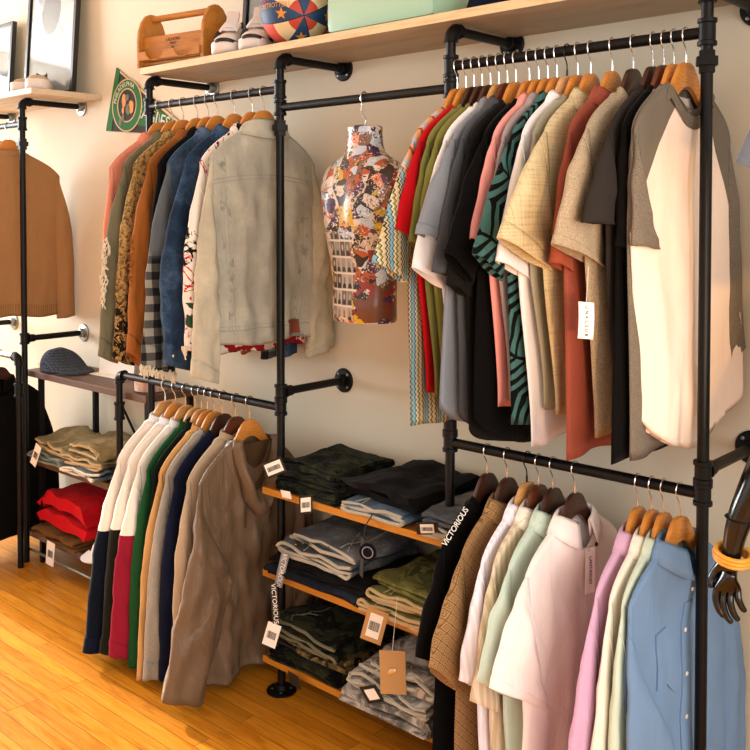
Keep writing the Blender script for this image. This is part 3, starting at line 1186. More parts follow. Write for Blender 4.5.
def bracket(parent, X, z, y0=RAIL_Y, top=False, mat='pipe2', tee=True):
    """short pipe from the post back to the wall, ending in a round flange"""
    b = pipe(parent, (X, y0 + (.03 if top else 0), z), (X, -.02, z), 'wall_bracket')
    flange(b, (X, 0, z), 'y', mat)
    MB().lathe([(.0165, 0), (.0205, 0), (.0205, .009), (.0175, .011), (.0175, .03), (.0165, .03)], (X, y0 + .016, z), 'y', 18).build('collar', M['pipe2'], b, auto=35)
    return b


def elbow(parent, X, z, d=(0, 1, 0), y=RAIL_Y, name='elbow'):
    """bend from a vertical post into direction d"""
    d = Vector(d)
    c = Vector((X, y, z))
    pts = [c + Vector((0, 0, -.034))]
    for k in range(7):
        a = PI / 2 * k / 6
        pts.append(c + Vector((0, 0, -.026)) + d * .026 * (1 - math.cos(a)) + Vector((0, 0, .026 * math.sin(a))))
    pts.append(c + d * .036)
    rad = [.0215] + [.0185] * 7 + [.0215]
    return MB().tube(pts, rad, 16).build(name, M['pipe2'], parent, auto=50)


def post(parent, X, z0, z1, foot=True, y=RAIL_Y):
    p = pipe(parent, (X, y, z0 + (.0 if not foot else .01)), (X, y, z1), 'post')
    if foot:
        flange(p, (X, y, 0.), 'z', 'pipe2', 'floor_flange', .05)
    return p


XA, XB, XC, XD = -3.04, -2.303, -1.60, -.876
ZT = 2.09
rack = thing('pipe_clothing_rack', 'black iron pipe clothing rack of four tall posts fixed to the cream wall', 'clothing rack', (-2., RAIL_Y, 0))
rack_parts_at = rack.location.copy()
HOLD = bpy.data.objects.new('tmp', None)


def to_local(root):
    """parts were modelled in world space: bring them under the thing's base"""
    for c in root.children:
        c.location = c.location - root.location


for X in (XA, XB, XC, XD):
    post(rack, X, 0, ZT - .03)
    elbow(rack, X, ZT)
    bracket(rack, X, ZT, top=True, mat='zinc' if X == XA else 'pipe2')
ZR, ZM, ZL = 1.990, 1.93, .946
for X in (XA, XB, XC, XD):
    fitting(rack, (X, RAIL_Y, ZR))
for X in (XB, XC):
    fitting(rack, (X, RAIL_Y, ZM), L=.05)
for X in (XA, XB, XD):
    union(rack, (X, RAIL_Y, 1.865 if X != XD else 1.925))
pipe(rack, (XA, RAIL_Y, ZR), (XB, RAIL_Y, ZR), 'hanging_rail')
pipe(rack, (XB, RAIL_Y, ZM), (XC, RAIL_Y, ZM), 'hanging_rail')
pipe(rack, (XC, RAIL_Y, ZR), (XD, RAIL_Y, ZR), 'hanging_rail')
XE = -3.26
pipe(rack, (XE + .02, RAIL_Y, ZL), (XB, RAIL_Y, ZL), 'hanging_rail')
elbow(rack, XE, ZL, (1, 0, 0))
post(rack, XE, 0, ZL - .03)
fitting(rack, (XE, RAIL_Y, .80), L=.07, name='coupling')
pipe(rack, (XC, RAIL_Y, ZL), (XD, RAIL_Y, ZL), 'hanging_rail')
for X in (XB, XC, XD):
    fitting(rack, (X, RAIL_Y, ZL), L=.05)
for X in (XB, XD):
    fitting(rack, (X, RAIL_Y, .997), L=.05)
    bracket(rack, X, .997)
fitting(rack, (XC, RAIL_Y, .997), L=.05)
fitting(rack, (XC, RAIL_Y, .725), L=.03, name='coupling')
to_local(rack)

XL, XM = -4.03, -4.72
lrack = thing('pipe_clothing_rack', 'black pipe clothing rack at the left edge holding the camel sweatshirt', 'clothing rack', (-4.4, RAIL_Y, 0))
for X in (XL, XM):
    post(lrack, X, 0, ZT - .03, False)
    elbow(lrack, X, ZT)
    bracket(lrack, X, ZT, top=True, mat='zinc')
    fitting(lrack, (X, RAIL_Y, ZR))
    union(lrack, (X, RAIL_Y, 1.90))
    fitting(lrack, (X, RAIL_Y, 1.02), L=.05)
    bracket(lrack, X, 1.02, mat='zinc')
pipe(lrack, (XM, RAIL_Y, ZR), (XL, RAIL_Y, ZR), 'hanging_rail')
YF = -.352
pipe(lrack, (XM - .3, YF, ZL), (-4.01, YF, ZL), 'hanging_rail', mat='zinc')
elbow(lrack, -3.985, ZL, (-1, 0, 0), YF)
post(lrack, -3.985, 0, ZL - .03, False, y=YF)
fitting(lrack, (-3.985, YF, .80), L=.06, name='coupling')
to_local(lrack)

# ---- shelf boards on the racks


def board(name, label, x0, x1, y0, y1, z0, z1, mat, edge, parent=None):
    t = thing(name, label, 'shelf', ((x0 + x1) / 2, (y0 + y1) / 2, z0))
    L = Vector(t.location)
    b = MB().box(Vector((x0, y0 + .004, z0)) - L, Vector((x1, y1, z1)) - L, .0015).build('board', mat, t, smooth=False, auto=None)
    MB().box(Vector((x0, y0, z0)) - L, Vector((x1, y0 + .004, z1)) - L, .001).build('front_edge', edge, t, smooth=False, auto=None)
    return t


board('wall_shelf', 'long pale plywood wall shelf carrying the wooden caddy, basketball and mint box', -3.055, .4, -.330, -.001, 2.109, 2.134, M['shelfwood'], M['shelfedge'])
board('wall_shelf', 'pale wall shelf at the left edge with picture frames and slip-on shoes', -5.3, -3.86, -.345, -.001, 2.109, 2.134, M['greyshelf'], M['greyshelf'])
for z, s in ((.693, 'top oak shelf of the jeans bay with the black jeans and tags'), (.422, 'middle oak shelf of the jeans bay with the faded grey jeans'), (.137, 'lowest oak shelf of the jeans bay with the acid wash shorts')):
    board('oak_shelf', s, -2.322, -1.45, -.365, -.002, z - .021, z, M['oakshelf'], M['oakedge'])

# ---- small shelving unit between the racks
unit = thing('shelving_unit', 'low brown shelving unit with black metal legs between the two pipe racks', 'shelving unit', (-3.58, -.18, 0))
L = Vector(unit.location)


def ubox(name, lo, hi, mat, bev=.002):
    return MB().box(Vector(lo) - L, Vector(hi) - L, bev).build(name, mat, unit, smooth=False, auto=None)


UX0, UX1, UY0, UY1 = -4.065, -3.105, -.280, -.03
for z in (.874, .48, .14):
    ubox('shelf_board', (UX0, UY0, z - .028), (UX1, UY1, z), M['brownshelf'])
for X, Y in ((-3.85, UY1 - .02), (UX1 - .03, UY1 - .02), (UX0 + .09, UY0 + .03), (UX1 - .03, UY0 + .03)):
    lg = ubox('leg', (X - .011, Y - .011, .0), (X + .011, Y + .011, .846), M['pipe2'])
MB().tube([Vector((-3.80, -.02, .85)) - L, Vector((-3.18, -.02, .18)) - L], .006, 8).build('brace', M['pipe2'], unit)
MB().tube([Vector((-4.03, UY0 - .003, .055)) - L, Vector((-3.13, UY0 - .003, .055)) - L], .006, 8).build('front_rod', M['zinc'], unit)


# ------------------------------------------------------------------ hangers with clothes, rail by rail
def hang(key, X, rz, name, label, cat, group, hgr, hlabel, body, hmetal='chrome', **kw):
    g = Garment(name, label, cat, group, X, rz, M[body], M[kw.pop('sleeve')] if 'sleeve' in kw else None, **kw)
    if hgr:
        h = hanger(M[hgr], X, rz, hlabel, 'hangers on the ' + group.split(' on the ')[-1], hmetal, kw.get('yaw', 0.))
        if 'Y' in kw:
            h.location.y = kw['Y']
    return g


UR = 'shirts on the upper right rail'
tight = dict(T=.0085, TH=.0125, fold=.0035, crease=.0028, nx=.010, xo=.006)


def ur(key, X, name, label, cat, hgr, hl, body, **kw):
    d = dict(tight)
    d.update(kw)
    return hang(key, X, ZR, name, label, cat, UR, hgr, hl, body, **d)


W = {'amber': 'amber wooden', 'walnut': 'dark walnut', 'palewood': 'pale wooden', 'tanwood': 'tan wooden', 'brownwood': 'red-brown wooden'}


def HL(wood, what):
    return W[wood] + ' hanger holding the ' + what


g = ur('knit', -1.578, 'knit_shirt', 'zigzag striped multicolour knit shirt beside the collage torso', 'shirt', 'amber', HL('amber', 'zigzag striped knit shirt'), 'knit', o=(-.36, -.41), i=(-.23, -.47), L=.85, wb=.21, yaw=.03, TH=.016)
g.crew(M['knit'])
g.cuff(M['knit'], .93, 1.05, (-1,))
g = ur('red', -1.548, 'tee_shirt', 'bright red short-sleeved tee between the knit and olive shirts', 't-shirt', 'amber', HL('amber', 'bright red tee'), 'redtee', o=(-.30, -.33), i=(-.22, -.37), L=.76, wb=.175)
g.crew(M['redtee'])
g = ur('olive', -1.521, 'tee_shirt', 'olive green tee directly beside the bright red tee', 't-shirt', 'walnut', HL('walnut', 'olive tee beside the red tee'), 'olive', o=(-.28, -.36), i=(-.2, -.40), L=.77, wb=.175)
g.crew(M['olive'])
g = ur('olive2', -1.494, 'tee_shirt', 'yellowish olive tee between the olive tee and the grey shirt', 't-shirt', 'walnut', HL('walnut', 'yellowish olive tee'), 'olive2', o=(-.28, -.33), i=(-.2, -.38), L=.76, wb=.17)
g.crew(M['olive2'])
g = ur('white5', -1.467, 'tee_shirt', 'white tee whose sleeve shows under the slate grey sleeve', 't-shirt', 'walnut', HL('walnut', 'white tee under the slate sleeve'), 'white', o=(-.33, -.42), i=(-.21, -.48), L=.80, wb=.16, TH=.016)
g.crew(M['white'])
g = ur('slate', -1.440, 'shirt', 'slate grey collared short-sleeved shirt with a curved tail', 'shirt', 'tanwood', HL('tanwood', 'slate grey collared shirt'), 'slate', o=(-.35, -.34), i=(-.24, -.36), L=.77, wb=.25, curve=.07, TH=.018)
g.shirt_collar(M['slate'])
g.cuff(M['slate'], .9, 1.04, (-1,), 'sleeve_hem')
g = ur('dkslate', -1.413, 'shirt', 'dark slate short-sleeved shirt hanging behind the slate grey shirt', 'shirt', 'brownwood', HL('brownwood', 'dark slate shirt'), 'dkslate', o=(-.32, -.43), i=(-.22, -.45), L=.80, wb=.21, curve=.06)
g.shirt_collar(M['dkslate'])
g = ur('black8', -1.386, 'tee_shirt', 'black wide-sleeved tee just right of the slate shirts', 't-shirt', 'amber', HL('amber', 'black wide-sleeved tee'), 'black2', o=(-.30, -.46), i=(-.2, -.50), L=.82, wb=.2, curve=.07, TH=.016)
g.crew(M['black2'])
g = ur('black9', -1.345, 'tee_shirt', 'black oversized tee with curved tail beside the coral pink tee', 't-shirt', 'amber', HL('amber', 'black oversized tee'), 'black', o=(-.36, -.38), i=(-.25, -.46), L=.78, wb=.24, curve=.10, TH=.018)
g.crew(M['black'])
g = ur('pink', -1.317, 'tee_shirt', 'coral pink short-sleeved tee with long narrow body', 't-shirt', 'amber', HL('amber', 'coral pink tee'), 'pink', o=(-.30, -.35), i=(-.22, -.38), L=.77, wb=.175)
g.shirt_collar(M['pink'])
g = ur('lav', -1.290, 'polo_shirt', 'grey lavender polo shirt tucked behind the leaf print shirt', 'shirt', 'amber', HL('amber', 'grey lavender polo'), 'greylav', o=(-.26, -.33), i=(-.2, -.38), L=.75, wb=.17)
g.shirt_collar(M['greylav'])
g = ur('teal', -1.263, 'shirt', 'teal short-sleeved shirt with black leaf print', 'shirt', 'amber', HL('amber', 'teal leaf print shirt'), 'teal', o=(-.36, -.38), i=(-.25, -.45), L=.80, wb=.2, TH=.016)
g.shirt_collar(M['teal'])
g.cuff(M['teal'], .93, 1.03, (-1,), 'sleeve_hem')
g = ur('white13', -1.234, 'shirt', 'white collared short-sleeved shirt with folded sleeve beside the khaki linen shirt', 'shirt', 'palewood', HL('palewood', 'white collared shirt'), 'offwhite', hmetal='blackwire', o=(-.31, -.40), i=(-.17, -.45), L=.85, wb=.16, TH=.016)
g.shirt_collar(M['offwhite'])
g.cuff(M['offwhite'], .88, 1.06, (-1,), 'sleeve_hem')
g = ur('sage', -1.204, 'tee_shirt', 'sage grey tee mostly hidden behind the khaki linen shirt', 't-shirt', 'amber', HL('amber', 'sage grey tee'), 'sage', o=(-.24, -.34), i=(-.18, -.38), L=.76, wb=.15)
g.crew(M['sage'])
g = ur('linen', -1.168, 'shirt', 'khaki linen short-sleeved shirt with wide stiff sleeve', 'shirt', 'amber', HL('amber', 'khaki linen shirt'), 'linen', o=(-.40, -.345), i=(-.19, -.425), L=.77, wb=.16, TH=.020, sw=.215)
g.shirt_collar(M['linen'])
g.cuff(M['linen'], .87, 1.03, (-1,), 'sleeve_hem')
g = ur('rust', -1.110, 'polo_shirt', 'rust red polo shirt with ribbed collar and turned cuff', 'shirt', 'amber', HL('amber', 'rust red polo shirt'), 'rust', o=(-.28, -.40), i=(-.19, -.425), L=.85, wb=.205, wbb=.19, T=.014, TH=.018, nx=.016)
g.shirt_collar(M['rust'])
g.cuff(M['rusthem'], .86, 1.06, (-1,), 'cuff')
g = ur('heather', -1.055, 'tee_shirt', 'oatmeal heather boxy tee with a white hang tag', 't-shirt', 'walnut', HL('walnut', 'oatmeal heather tee'), 'heather', o=(-.37, -.355), i=(-.14, -.415), L=.80, wb=.16, T=.013, TH=.022, sw=.225, nx=.016)
g.crew(M['heather'], .03)
g.cuff(M['heather'], .92, 1.02, (-1,), 'sleeve_hem')
hang_tag(g.t, (.035, -.275, -.475), .036, .082, (.55, .83, -.1), (.1, -.14, 1), M['paper'], 'hang_tag', 'white hang tag with spaced black letters', 'U N A C S U R', .011, string=(.02, -.24, -.40), curl=.003)
g = ur('char', -1.005, 'tee_shirt', 'charcoal tee with a wide square sleeve beside the oatmeal tee', 't-shirt', 'walnut', HL('walnut', 'charcoal tee'), 'charcoal', o=(-.33, -.31), i=(-.20, -.315), L=.80, wb=.17, T=.011, TH=.020)
g.crew(M['charcoal'], .03)
g = ur('black2', -.978, 'tee_shirt', 'long black tee between the charcoal and grey marl tees', 't-shirt', 'brownwood', HL('brownwood', 'long black tee'), 'black', o=(-.23, -.36), i=(-.17, -.38), L=.835, wb=.24, T=.009)
g.crew(M['black'])
g = ur('grey', -.954, 'tee_shirt', 'grey marl tee whose edge shows left of the raglan shirt', 't-shirt', 'amber', HL('amber', 'grey marl tee'), 'grey', o=(-.22, -.33), i=(-.18, -.36), L=.825, wb=.205, T=.007, fold=.002)
g.crew(M['grey'])
g = ur('rag', -.925, 'raglan_shirt', 'blush white raglan shirt with grey sleeves at the rail end', 'shirt', 'amber', HL('amber', 'grey-sleeved raglan shirt'), 'raglan', sleeve='grey', o=(-.235, -.36), i=(-.12, -.37), ob=(.275, -.62), ib=(.20, -.65), L=.735, wb=.165, wbb=.265, wc=.222, sw=.21, curve=.095, T=.013, TH=.012, xo=.012, yaw=-.10, fold=.008, nu=44, nv=44, ny=.088, dip=.065, nx=.014)
g.crew(M['grey'], .018)
g.neckband_front(M['grey'])

# ---- lower right rail
LR = 'shirts on the lower right rail'


def lr(X, name, label, cat, hgr, hl, body, **kw):
    d = dict(T=.012, TH=.018, fold=.006, crease=.004, nx=.015, xo=.008, L=.72)
    d.update(kw)
    return hang('', X, ZL, name, label, cat, LR, hgr, hl, body, **d)


g = lr(-1.474, 'sweatshirt', 'black sweatshirt with a white script stripe along the shoulder', 'sweatshirt', 'walnut', HL('walnut', 'black script-shoulder sweatshirt'), 'black', o=(-.31, -.34), i=(-.20, -.40), L=.75, wb=.23)
g.crew(M['black'])
F = g.sl[-1]
# white block letters running down the shoulder
a = Vector((.0, -.105, -.018)); b = Vector((.0, -.205, -.095))
ex = (b - a).normalized()
text_mesh('shoulder_lettering', 'VICTORIOUS', .0215, M['whiteink'], g.t, frame((a + b) / 2 + Vector((.012, 0, .010)), -ex, Vector((.80, -.35, .45)).cross(-ex)), .0008, spacing=.95)
g = lr(-1.409, 'shirt', 'tan brown shirt with a dark diamond pattern', 'shirt', 'walnut', HL('walnut', 'brown diamond-pattern shirt'), 'diamond', o=(-.34, -.33), i=(-.235, -.43), wb=.225, TH=.022)
g.shirt_collar(M['diamond'])
g = lr(-1.347, 'shirt', 'lavender white ribbed shirt beside the diamond-pattern shirt', 'shirt', 'tanwood', HL('tanwood', 'lavender white ribbed shirt'), 'lavwhite', hmetal='blackwire', o=(-.30, -.36), i=(-.19, -.43), wb=.21)
g.shirt_collar(M['lavwhite'])
g = lr(-1.312, 'shirt', 'pale beige crinkled shirt between the lavender and mint shirts', 'shirt', 'brownwood', HL('brownwood', 'pale beige crinkled shirt'), 'beigeruffle', o=(-.30, -.40), i=(-.18, -.47), wb=.19)
g.shirt_collar(M['cream'])
g = lr(-1.269, 'shirt', 'pale mint short-sleeved shirt behind the blush white shirt', 'shirt', 'walnut', HL('walnut', 'pale mint short-sleeved shirt'), 'mint', o=(-.34, -.32), i=(-.19, -.42), wb=.18)
g.shirt_collar(M['mint'])
g = lr(-1.205, 'shirt', 'blush white short-sleeved shirt with a hang tag and black button', 'shirt', 'walnut', HL('walnut', 'blush white short-sleeved shirt'), 'palepink', o=(-.36, -.31), i=(-.12, -.455), L=.74, wb=.25, wbb=.22, T=.02, TH=.024, fold=.010, nu=40, nv=40, sw=.215, yaw=-.04, nx=.022, curve=.03)
g.shirt_collar(M['palepink'])
g.cuff(M['palepink'], .9, 1.02, (-1,), 'sleeve_hem')
hang_tag(g.t, g.at(.015, -.075, 1, .008), .032, .115, (.25, .97, 0), (0, 0, 1), M['palepink'], 'hang_tag', 'long rounded paper tag with black lettering', 'LANTAWAY', .013, string=g.at(-.01, -.02, 1, .012))
b = MB().lathe([(.0065, 0), (.0065, .002), (.003, .003)], g.at(.075, -.085, 1, .002), 'x', 14).build('button', M['blackcard'], g.t)
g = lr(-1.035, 'shirt', 'lilac pink long-sleeved shirt', 'shirt', 'amber', HL('amber', 'lilac pink shirt'), 'lilac', o=(-.37, -.68), i=(-.26, -.70), long=True, wb=.22, T=.013)
g.shirt_collar(M['lilac'])
g.cuff(M['lilac'])
g = lr(-1.000, 'shirt', 'cream long-sleeved shirt between the lilac and sage shirts', 'shirt', 'amber', HL('amber', 'cream long-sleeved shirt'), 'cream', o=(-.31, -.68), i=(-.23, -.70), long=True, wb=.2, T=.009, TH=.013, fold=.004, nx=.012)
g.shirt_collar(M['cream'])
g.cuff(M['cream'])
g = lr(-.970, 'shirt', 'pale sage long-sleeved shirt beside the dusty blue shirt', 'shirt', 'amber', HL('amber', 'pale sage shirt'), 'mint2', o=(-.28, -.68), i=(-.2, -.70), long=True, wb=.2, T=.009, TH=.013, fold=.004, nx=.012)
g.shirt_collar(M['mint2'])
g.cuff(M['mint2'])
g = lr(-.930, 'shirt', 'dusty blue button shirt with chest pocket hanging at the rail end', 'shirt', 'amber', HL('amber', 'dusty blue shirt'), 'blueshirt', imid=(-.085, -.42), o=(-.255, -.69), i=(-.045, -.70), ob=(.28, -.66), ib=(.18, -.69), long=True, wb=.22, wbb=.24, T=.016, TH=.018, yaw=-.12, fold=.009, nu=40, nv=40, nx=.026, xo=.034)
g.shirt_collar(M['blueshirt'], gap=.25)
g.cuff(M['blueshirt'])
g.piece('placket', M['blueshirt'], -.075, .075, .09, .98, 1, .0035, 4, 30)
g.piece('chest_pocket', M['blueshirt'], -.50, -.16, .24, .42, 1, .0045)
for k in range(5):
    MB().lathe([(.005, 0), (.005, .0015), (.002, .0022)], g.at(0, -.10 - .1 * k, 1, .004), 'x', 12).build('button', M['cream'], g.t)

# ---- upper left rail
UL = 'jackets on the upper left rail'


def ul(X, name, label, cat, hgr, hl, body, **kw):
    d = dict(T=.018, TH=.024, fold=.006, crease=.007, nx=.018, xo=.010, L=.74, long=True, sw=.215, drop=.105, wb=.2)
    d.update(kw)
    return hang('', X, ZR, name, label, cat, UL, hgr, hl, body, **d)


def fray(g, sg, mat, t0, t1, n=16, L=.03, edge=0., seed=2, ring=False):
    """loose yarn ends along the sleeve edge: one tangled strand"""
    rr = random.Random(seed)
    F = g.sl[sg]
    pts = []
    for k in range(n * 4):
        t = lerp(t0, t1, k / (n * 4 - 1))
        p = F(lerp(t0, t1, .5), PI * k / (n * 4 - 1), 1.03) if ring else F(t, edge, 1.03)
        p += Vector((rr.uniform(-.008, .010), rr.uniform(-.010, .004), rr.uniform(-L, L * .25) if k % 2 else rr.uniform(-.004, .004)))
        pts.append(p)
    sm = []
    for k in range(len(pts) * 2):
        sm.append(bez(pts, k / (len(pts) * 2 - 1)))
    MB().tube(sm, .0022, 5).build('frayed_yarn', mat, g.t)


g = ul(-2.976, 'jacket', 'salmon pink jacket at the far end of the upper left rail', 'jacket', 'amber', HL('amber', 'salmon pink jacket'), 'salmon', o=(-.23, -.80), i=(-.17, -.82))
g.shirt_collar(M['salmon'])
g.cuff(M['pinkknit'])
g = ul(-2.893, 'jacket', 'faded olive jacket with frayed sleeve', 'jacket', 'amber', HL('amber', 'faded olive jacket'), 'olivejkt', o=(-.32, -.78), i=(-.25, -.815), crease=.009)
g.shirt_collar(M['olivejkt'])
for k in range(3):
    fray(g, -1, M['fringe'], .50, .78, 12, .028, .25 * k, seed=20 + k)
g.cuff(M['olivejkt'])
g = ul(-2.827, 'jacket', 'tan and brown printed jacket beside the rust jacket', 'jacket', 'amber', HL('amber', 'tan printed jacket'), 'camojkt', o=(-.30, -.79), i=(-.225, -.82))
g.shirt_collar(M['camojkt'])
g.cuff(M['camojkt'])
g = ul(-2.743, 'jacket', 'rust brown canvas jacket with frayed edge', 'jacket', 'amber', HL('amber', 'rust brown jacket'), 'rustjkt', o=(-.30, -.755), i=(-.235, -.82), TH=.03)
g.shirt_collar(M['rustjkt'])
fray(g, -1, M['rustjkt'], .5, .72, 10, .018, seed=5)
g.cuff(M['rustjkt'])
g = ul(-2.680, 'jacket', 'black denim jacket between the rust and blue jackets', 'jacket', 'amber', HL('amber', 'black denim jacket'), 'blackjkt', o=(-.25, -.78), i=(-.19, -.80))
g.shirt_collar(M['blackjkt'])
g = ul(-2.628, 'shirt', 'denim shirt with grey checked flannel sleeves and a frayed hem', 'shirt', 'amber', HL('amber', 'flannel-sleeved denim shirt'), 'bluedenim', sleeve='plaid', o=(-.325, -.79), i=(-.2, -.825), T=.016, L=.78, wb=.25)
g.shirt_collar(M['bluedenim'])
g.cuff(M['plaid'], .9)
for k in range(3):
    fray(g, -1, M['fringe'], .985 + .01 * k, 1., 10, .038, seed=9 + k, ring=True)
g = ul(-2.535, 'denim_jacket', 'dark indigo denim jacket with worn sleeve', 'jacket', 'amber', HL('amber', 'dark indigo denim jacket'), 'dkdenim', sleeve='dkdenim', o=(-.30, -.775), i=(-.19, -.81), TH=.032, crease=.010, mid=(-.30, -.42))
g.shirt_collar(M['dkdenim'])
g.cuff(M['bluedenim'], .90)
MB().lathe([(.006, 0), (.007, -.002), (.004, -.004)], g.sl[-1](.95, .9, 1.12), 'y', 12).build('button', M['chrome'], g.t)
g = ul(-2.442, 'jacket', 'white jacket with red and black floral print', 'jacket', 'amber', HL('amber', 'floral print jacket'), 'floral', o=(-.285, -.72), i=(-.2, -.75), L=.75, sw=.22, mid=(-.285, -.40), T=.014, TH=.02)
g.shirt_collar(M['floral'])
g.cuff(M['floral'])
fray(g, -1, M['fringe'], .98, 1., 8, .03, seed=4)
g = ul(-2.382, 'denim_jacket', 'bleached grey denim jacket seen from the back with a leather patch', 'jacket', 'amber', HL('amber', 'bleached grey denim jacket'), 'greydenim', sleeve='greydenim2', front=-1, o=(-.30, -.80), i=(-.205, -.83), ob=(.285, -.76), ib=(.175, -.79), mid=(-.275, -.42), L=.715, wb=.215, wbb=.235, wc=.235, sw=.218, drop=.10, T=.022, TH=.034, xo=.022, fold=.010, nu=48, nv=48, yaw=-.07, nx=.024, crease=.013)
g.shirt_collar(M['greydenim'], .036, .060, .3)
g.cuff(M['greydenim2'], .925)
g.ring_band('waistband', M['greydenim'], .93, 1.003, .0035)
g.piece('leather_patch', M['leather'], .36, .62, .915, .985, 1, .006, 6, 6)['label'] = 'brown leather waist patch'

# ---- lower left rail
LL = 'jackets on the lower left rail'


def ll(X, name, label, cat, hgr, hl, body, **kw):
    d = dict(T=.016, TH=.024, fold=.006, crease=.007, nx=.015, xo=.009, L=.77, long=True, sw=.21, drop=.115, wb=.22)
    d.update(kw)
    return hang('', X, ZL, name, label, cat, LL, hgr, hl, body, **d)


g = ll(-2.950, 'jacket', 'white nylon jacket with navy lower sleeves', 'jacket', 'tanwood', HL('tanwood', 'white and navy jacket'), 'whitenavy', hmetal='whitewire', o=(-.35, -.785), i=(-.20, -.818), TH=.034)
g.stand_collar(M['offwhite'])
g.cuff(M['navy'], .93)
g = ll(-2.885, 'jacket', 'white nylon jacket with black-olive lower sleeves', 'jacket', 'amber', HL('amber', 'white and black-olive jacket'), 'whiteolive', o=(-.325, -.775), i=(-.19, -.81), TH=.034)
g.stand_collar(M['offwhite'])
g.cuff(M['whiteolive'], .93)
g = ll(-2.822, 'jacket', 'white nylon jacket with maroon lower sleeves', 'jacket', 'tanwood', HL('tanwood', 'white and maroon jacket'), 'whitemaroon', o=(-.33, -.765), i=(-.195, -.81), TH=.034, crease=.010)
g.stand_collar(M['offwhite'])
g.cuff(M['whitemaroon'], .93)
g = ll(-2.765, 'jacket', 'bottle green jacket next to the maroon-sleeved jacket', 'jacket', 'tanwood', HL('tanwood', 'bottle green jacket'), 'green', o=(-.29, -.80), i=(-.215, -.81))
g.stand_collar(M['green'])
g = ll(-2.728, 'jacket', 'black-green jacket with stand collar behind the tan orange jacket', 'jacket', 'tanwood', HL('tanwood', 'black-green jacket'), 'dkgreen', o=(-.22, -.76), i=(-.17, -.78), T=.009, TH=.013, fold=.004)
g.stand_collar(M['dkgreen'], .045)
g = ll(-2.692, 'jacket', 'tan orange cotton jacket with pale edge', 'jacket', 'amber', HL('amber', 'tan orange jacket'), 'tanor', o=(-.31, -.81), i=(-.22, -.818), T=.010, TH=.013)
g.stand_collar(M['tanor'])
g = ll(-2.655, 'sweatshirt', 'light grey fleece sweatshirt beside the navy sweatshirt', 'sweatshirt', 'amber', HL('amber', 'light grey sweatshirt'), 'ltgrey', o=(-.305, -.80), i=(-.215, -.815), T=.011, TH=.016)
g.crew(M['ltgrey'], .03)
g.cuff(M['ltgrey'])
g = ll(-2.605, 'sweatshirt', 'navy fleece sweatshirt between the grey and beige ones', 'sweatshirt', 'walnut', HL('walnut', 'navy sweatshirt'), 'navy', o=(-.275, -.795), i=(-.17, -.815), T=.017, TH=.026)
g.crew(M['navy'], .03)
g.cuff(M['navy'])
g = ll(-2.535, 'jacket', 'beige cotton jacket tucked behind the brown hooded jacket', 'jacket', 'brownwood', HL('brownwood', 'beige jacket'), 'beige', o=(-.27, -.76), i=(-.2, -.79))
g.stand_collar(M['beige'])
g = ll(-2.462, 'hooded_jacket', 'brown nylon hooded jacket hanging at the end of the lower rail', 'jacket', 'amber', HL('amber', 'brown nylon hooded jacket'), 'brownnylon', o=(-.372, -.775), i=(-.225, -.824), ob=(.26, -.72), ib=(.17, -.76), mid=(-.275, -.36), imid=(-.12, -.46), L=.795, wb=.19, wbb=.235, T=.022, TH=.036, xo=.045, fold=.013, crease=.017, nu=48, nv=48, yaw=-.05, nx=.028, dip=.10)
g.ring_band('hem_band', M['brownnylon'], .955, 1.003, .003)
# the hood hangs open over the chest: rolled rim, drop and lining
mb = MB()
rows = [(.50, .018), (.56, .030), (.66, .052), (.76, .066), (.88, .068), (1.0, .056), (1.06, .034), (1.05, .016)]
N = 34
rings = []
for r, dx in rows:
    ring = []
    for k in range(N + 1):
        a = lerp(PI * .98, PI * 2.02, k / N)
        c, s = math.cos(a), math.sin(a)
        wv = noise.noise((k * .22, r * 4, 1.)) * .012 + .006 * math.sin(k * .9 + r * 9)
        top = 1 - min(1, abs(s) * 1.2)
        y = .098 * c * (r * .75 + .25 * (1 - abs(s))) + .01
        z = -.01 + .245 * s * (.35 + .65 * r) + wv * abs(s)
        ring.append(Vector((lerp(dx, .012 + dx * .35, top ** 2) + .012 + wv * .6, y, z)))
    rings.append(ring)
mb.ring_loft(rings, False, False, closed=False)
hd = mb.build('hood', M['brownnylon'], g.t, auto=None)
sm = hd.modifiers.new('thickness', 'SOLIDIFY')
sm.thickness = .004
mb = MB()
top = []
for j in range(9):
    v = j / 8
    top.append([Vector((.030 - .006 * abs(q / 5 - 1) + .004 * math.sin(q + j), .012 + (q / 5 - 1) * lerp(.072, .030, v), -.015 - .15 * v)) for q in range(11)])
mb.ring_loft([top[j] + [p - Vector((.006, 0, 0)) for p in top[j][::-1]] for j in range(9)])
mb.build('hood_lining', M['brownlining'], g.t)
for sgn in (-1, 1):
    MB().tube([g.at(.01 + sgn * .05, -.16, 1, .05), g.at(.01 + sgn * .055, -.22, 1, .02), g.at(.01 + sgn * .05, -.30, 1, .012)], .0022, 6).build('drawcord', M['brownlining'], g.t)

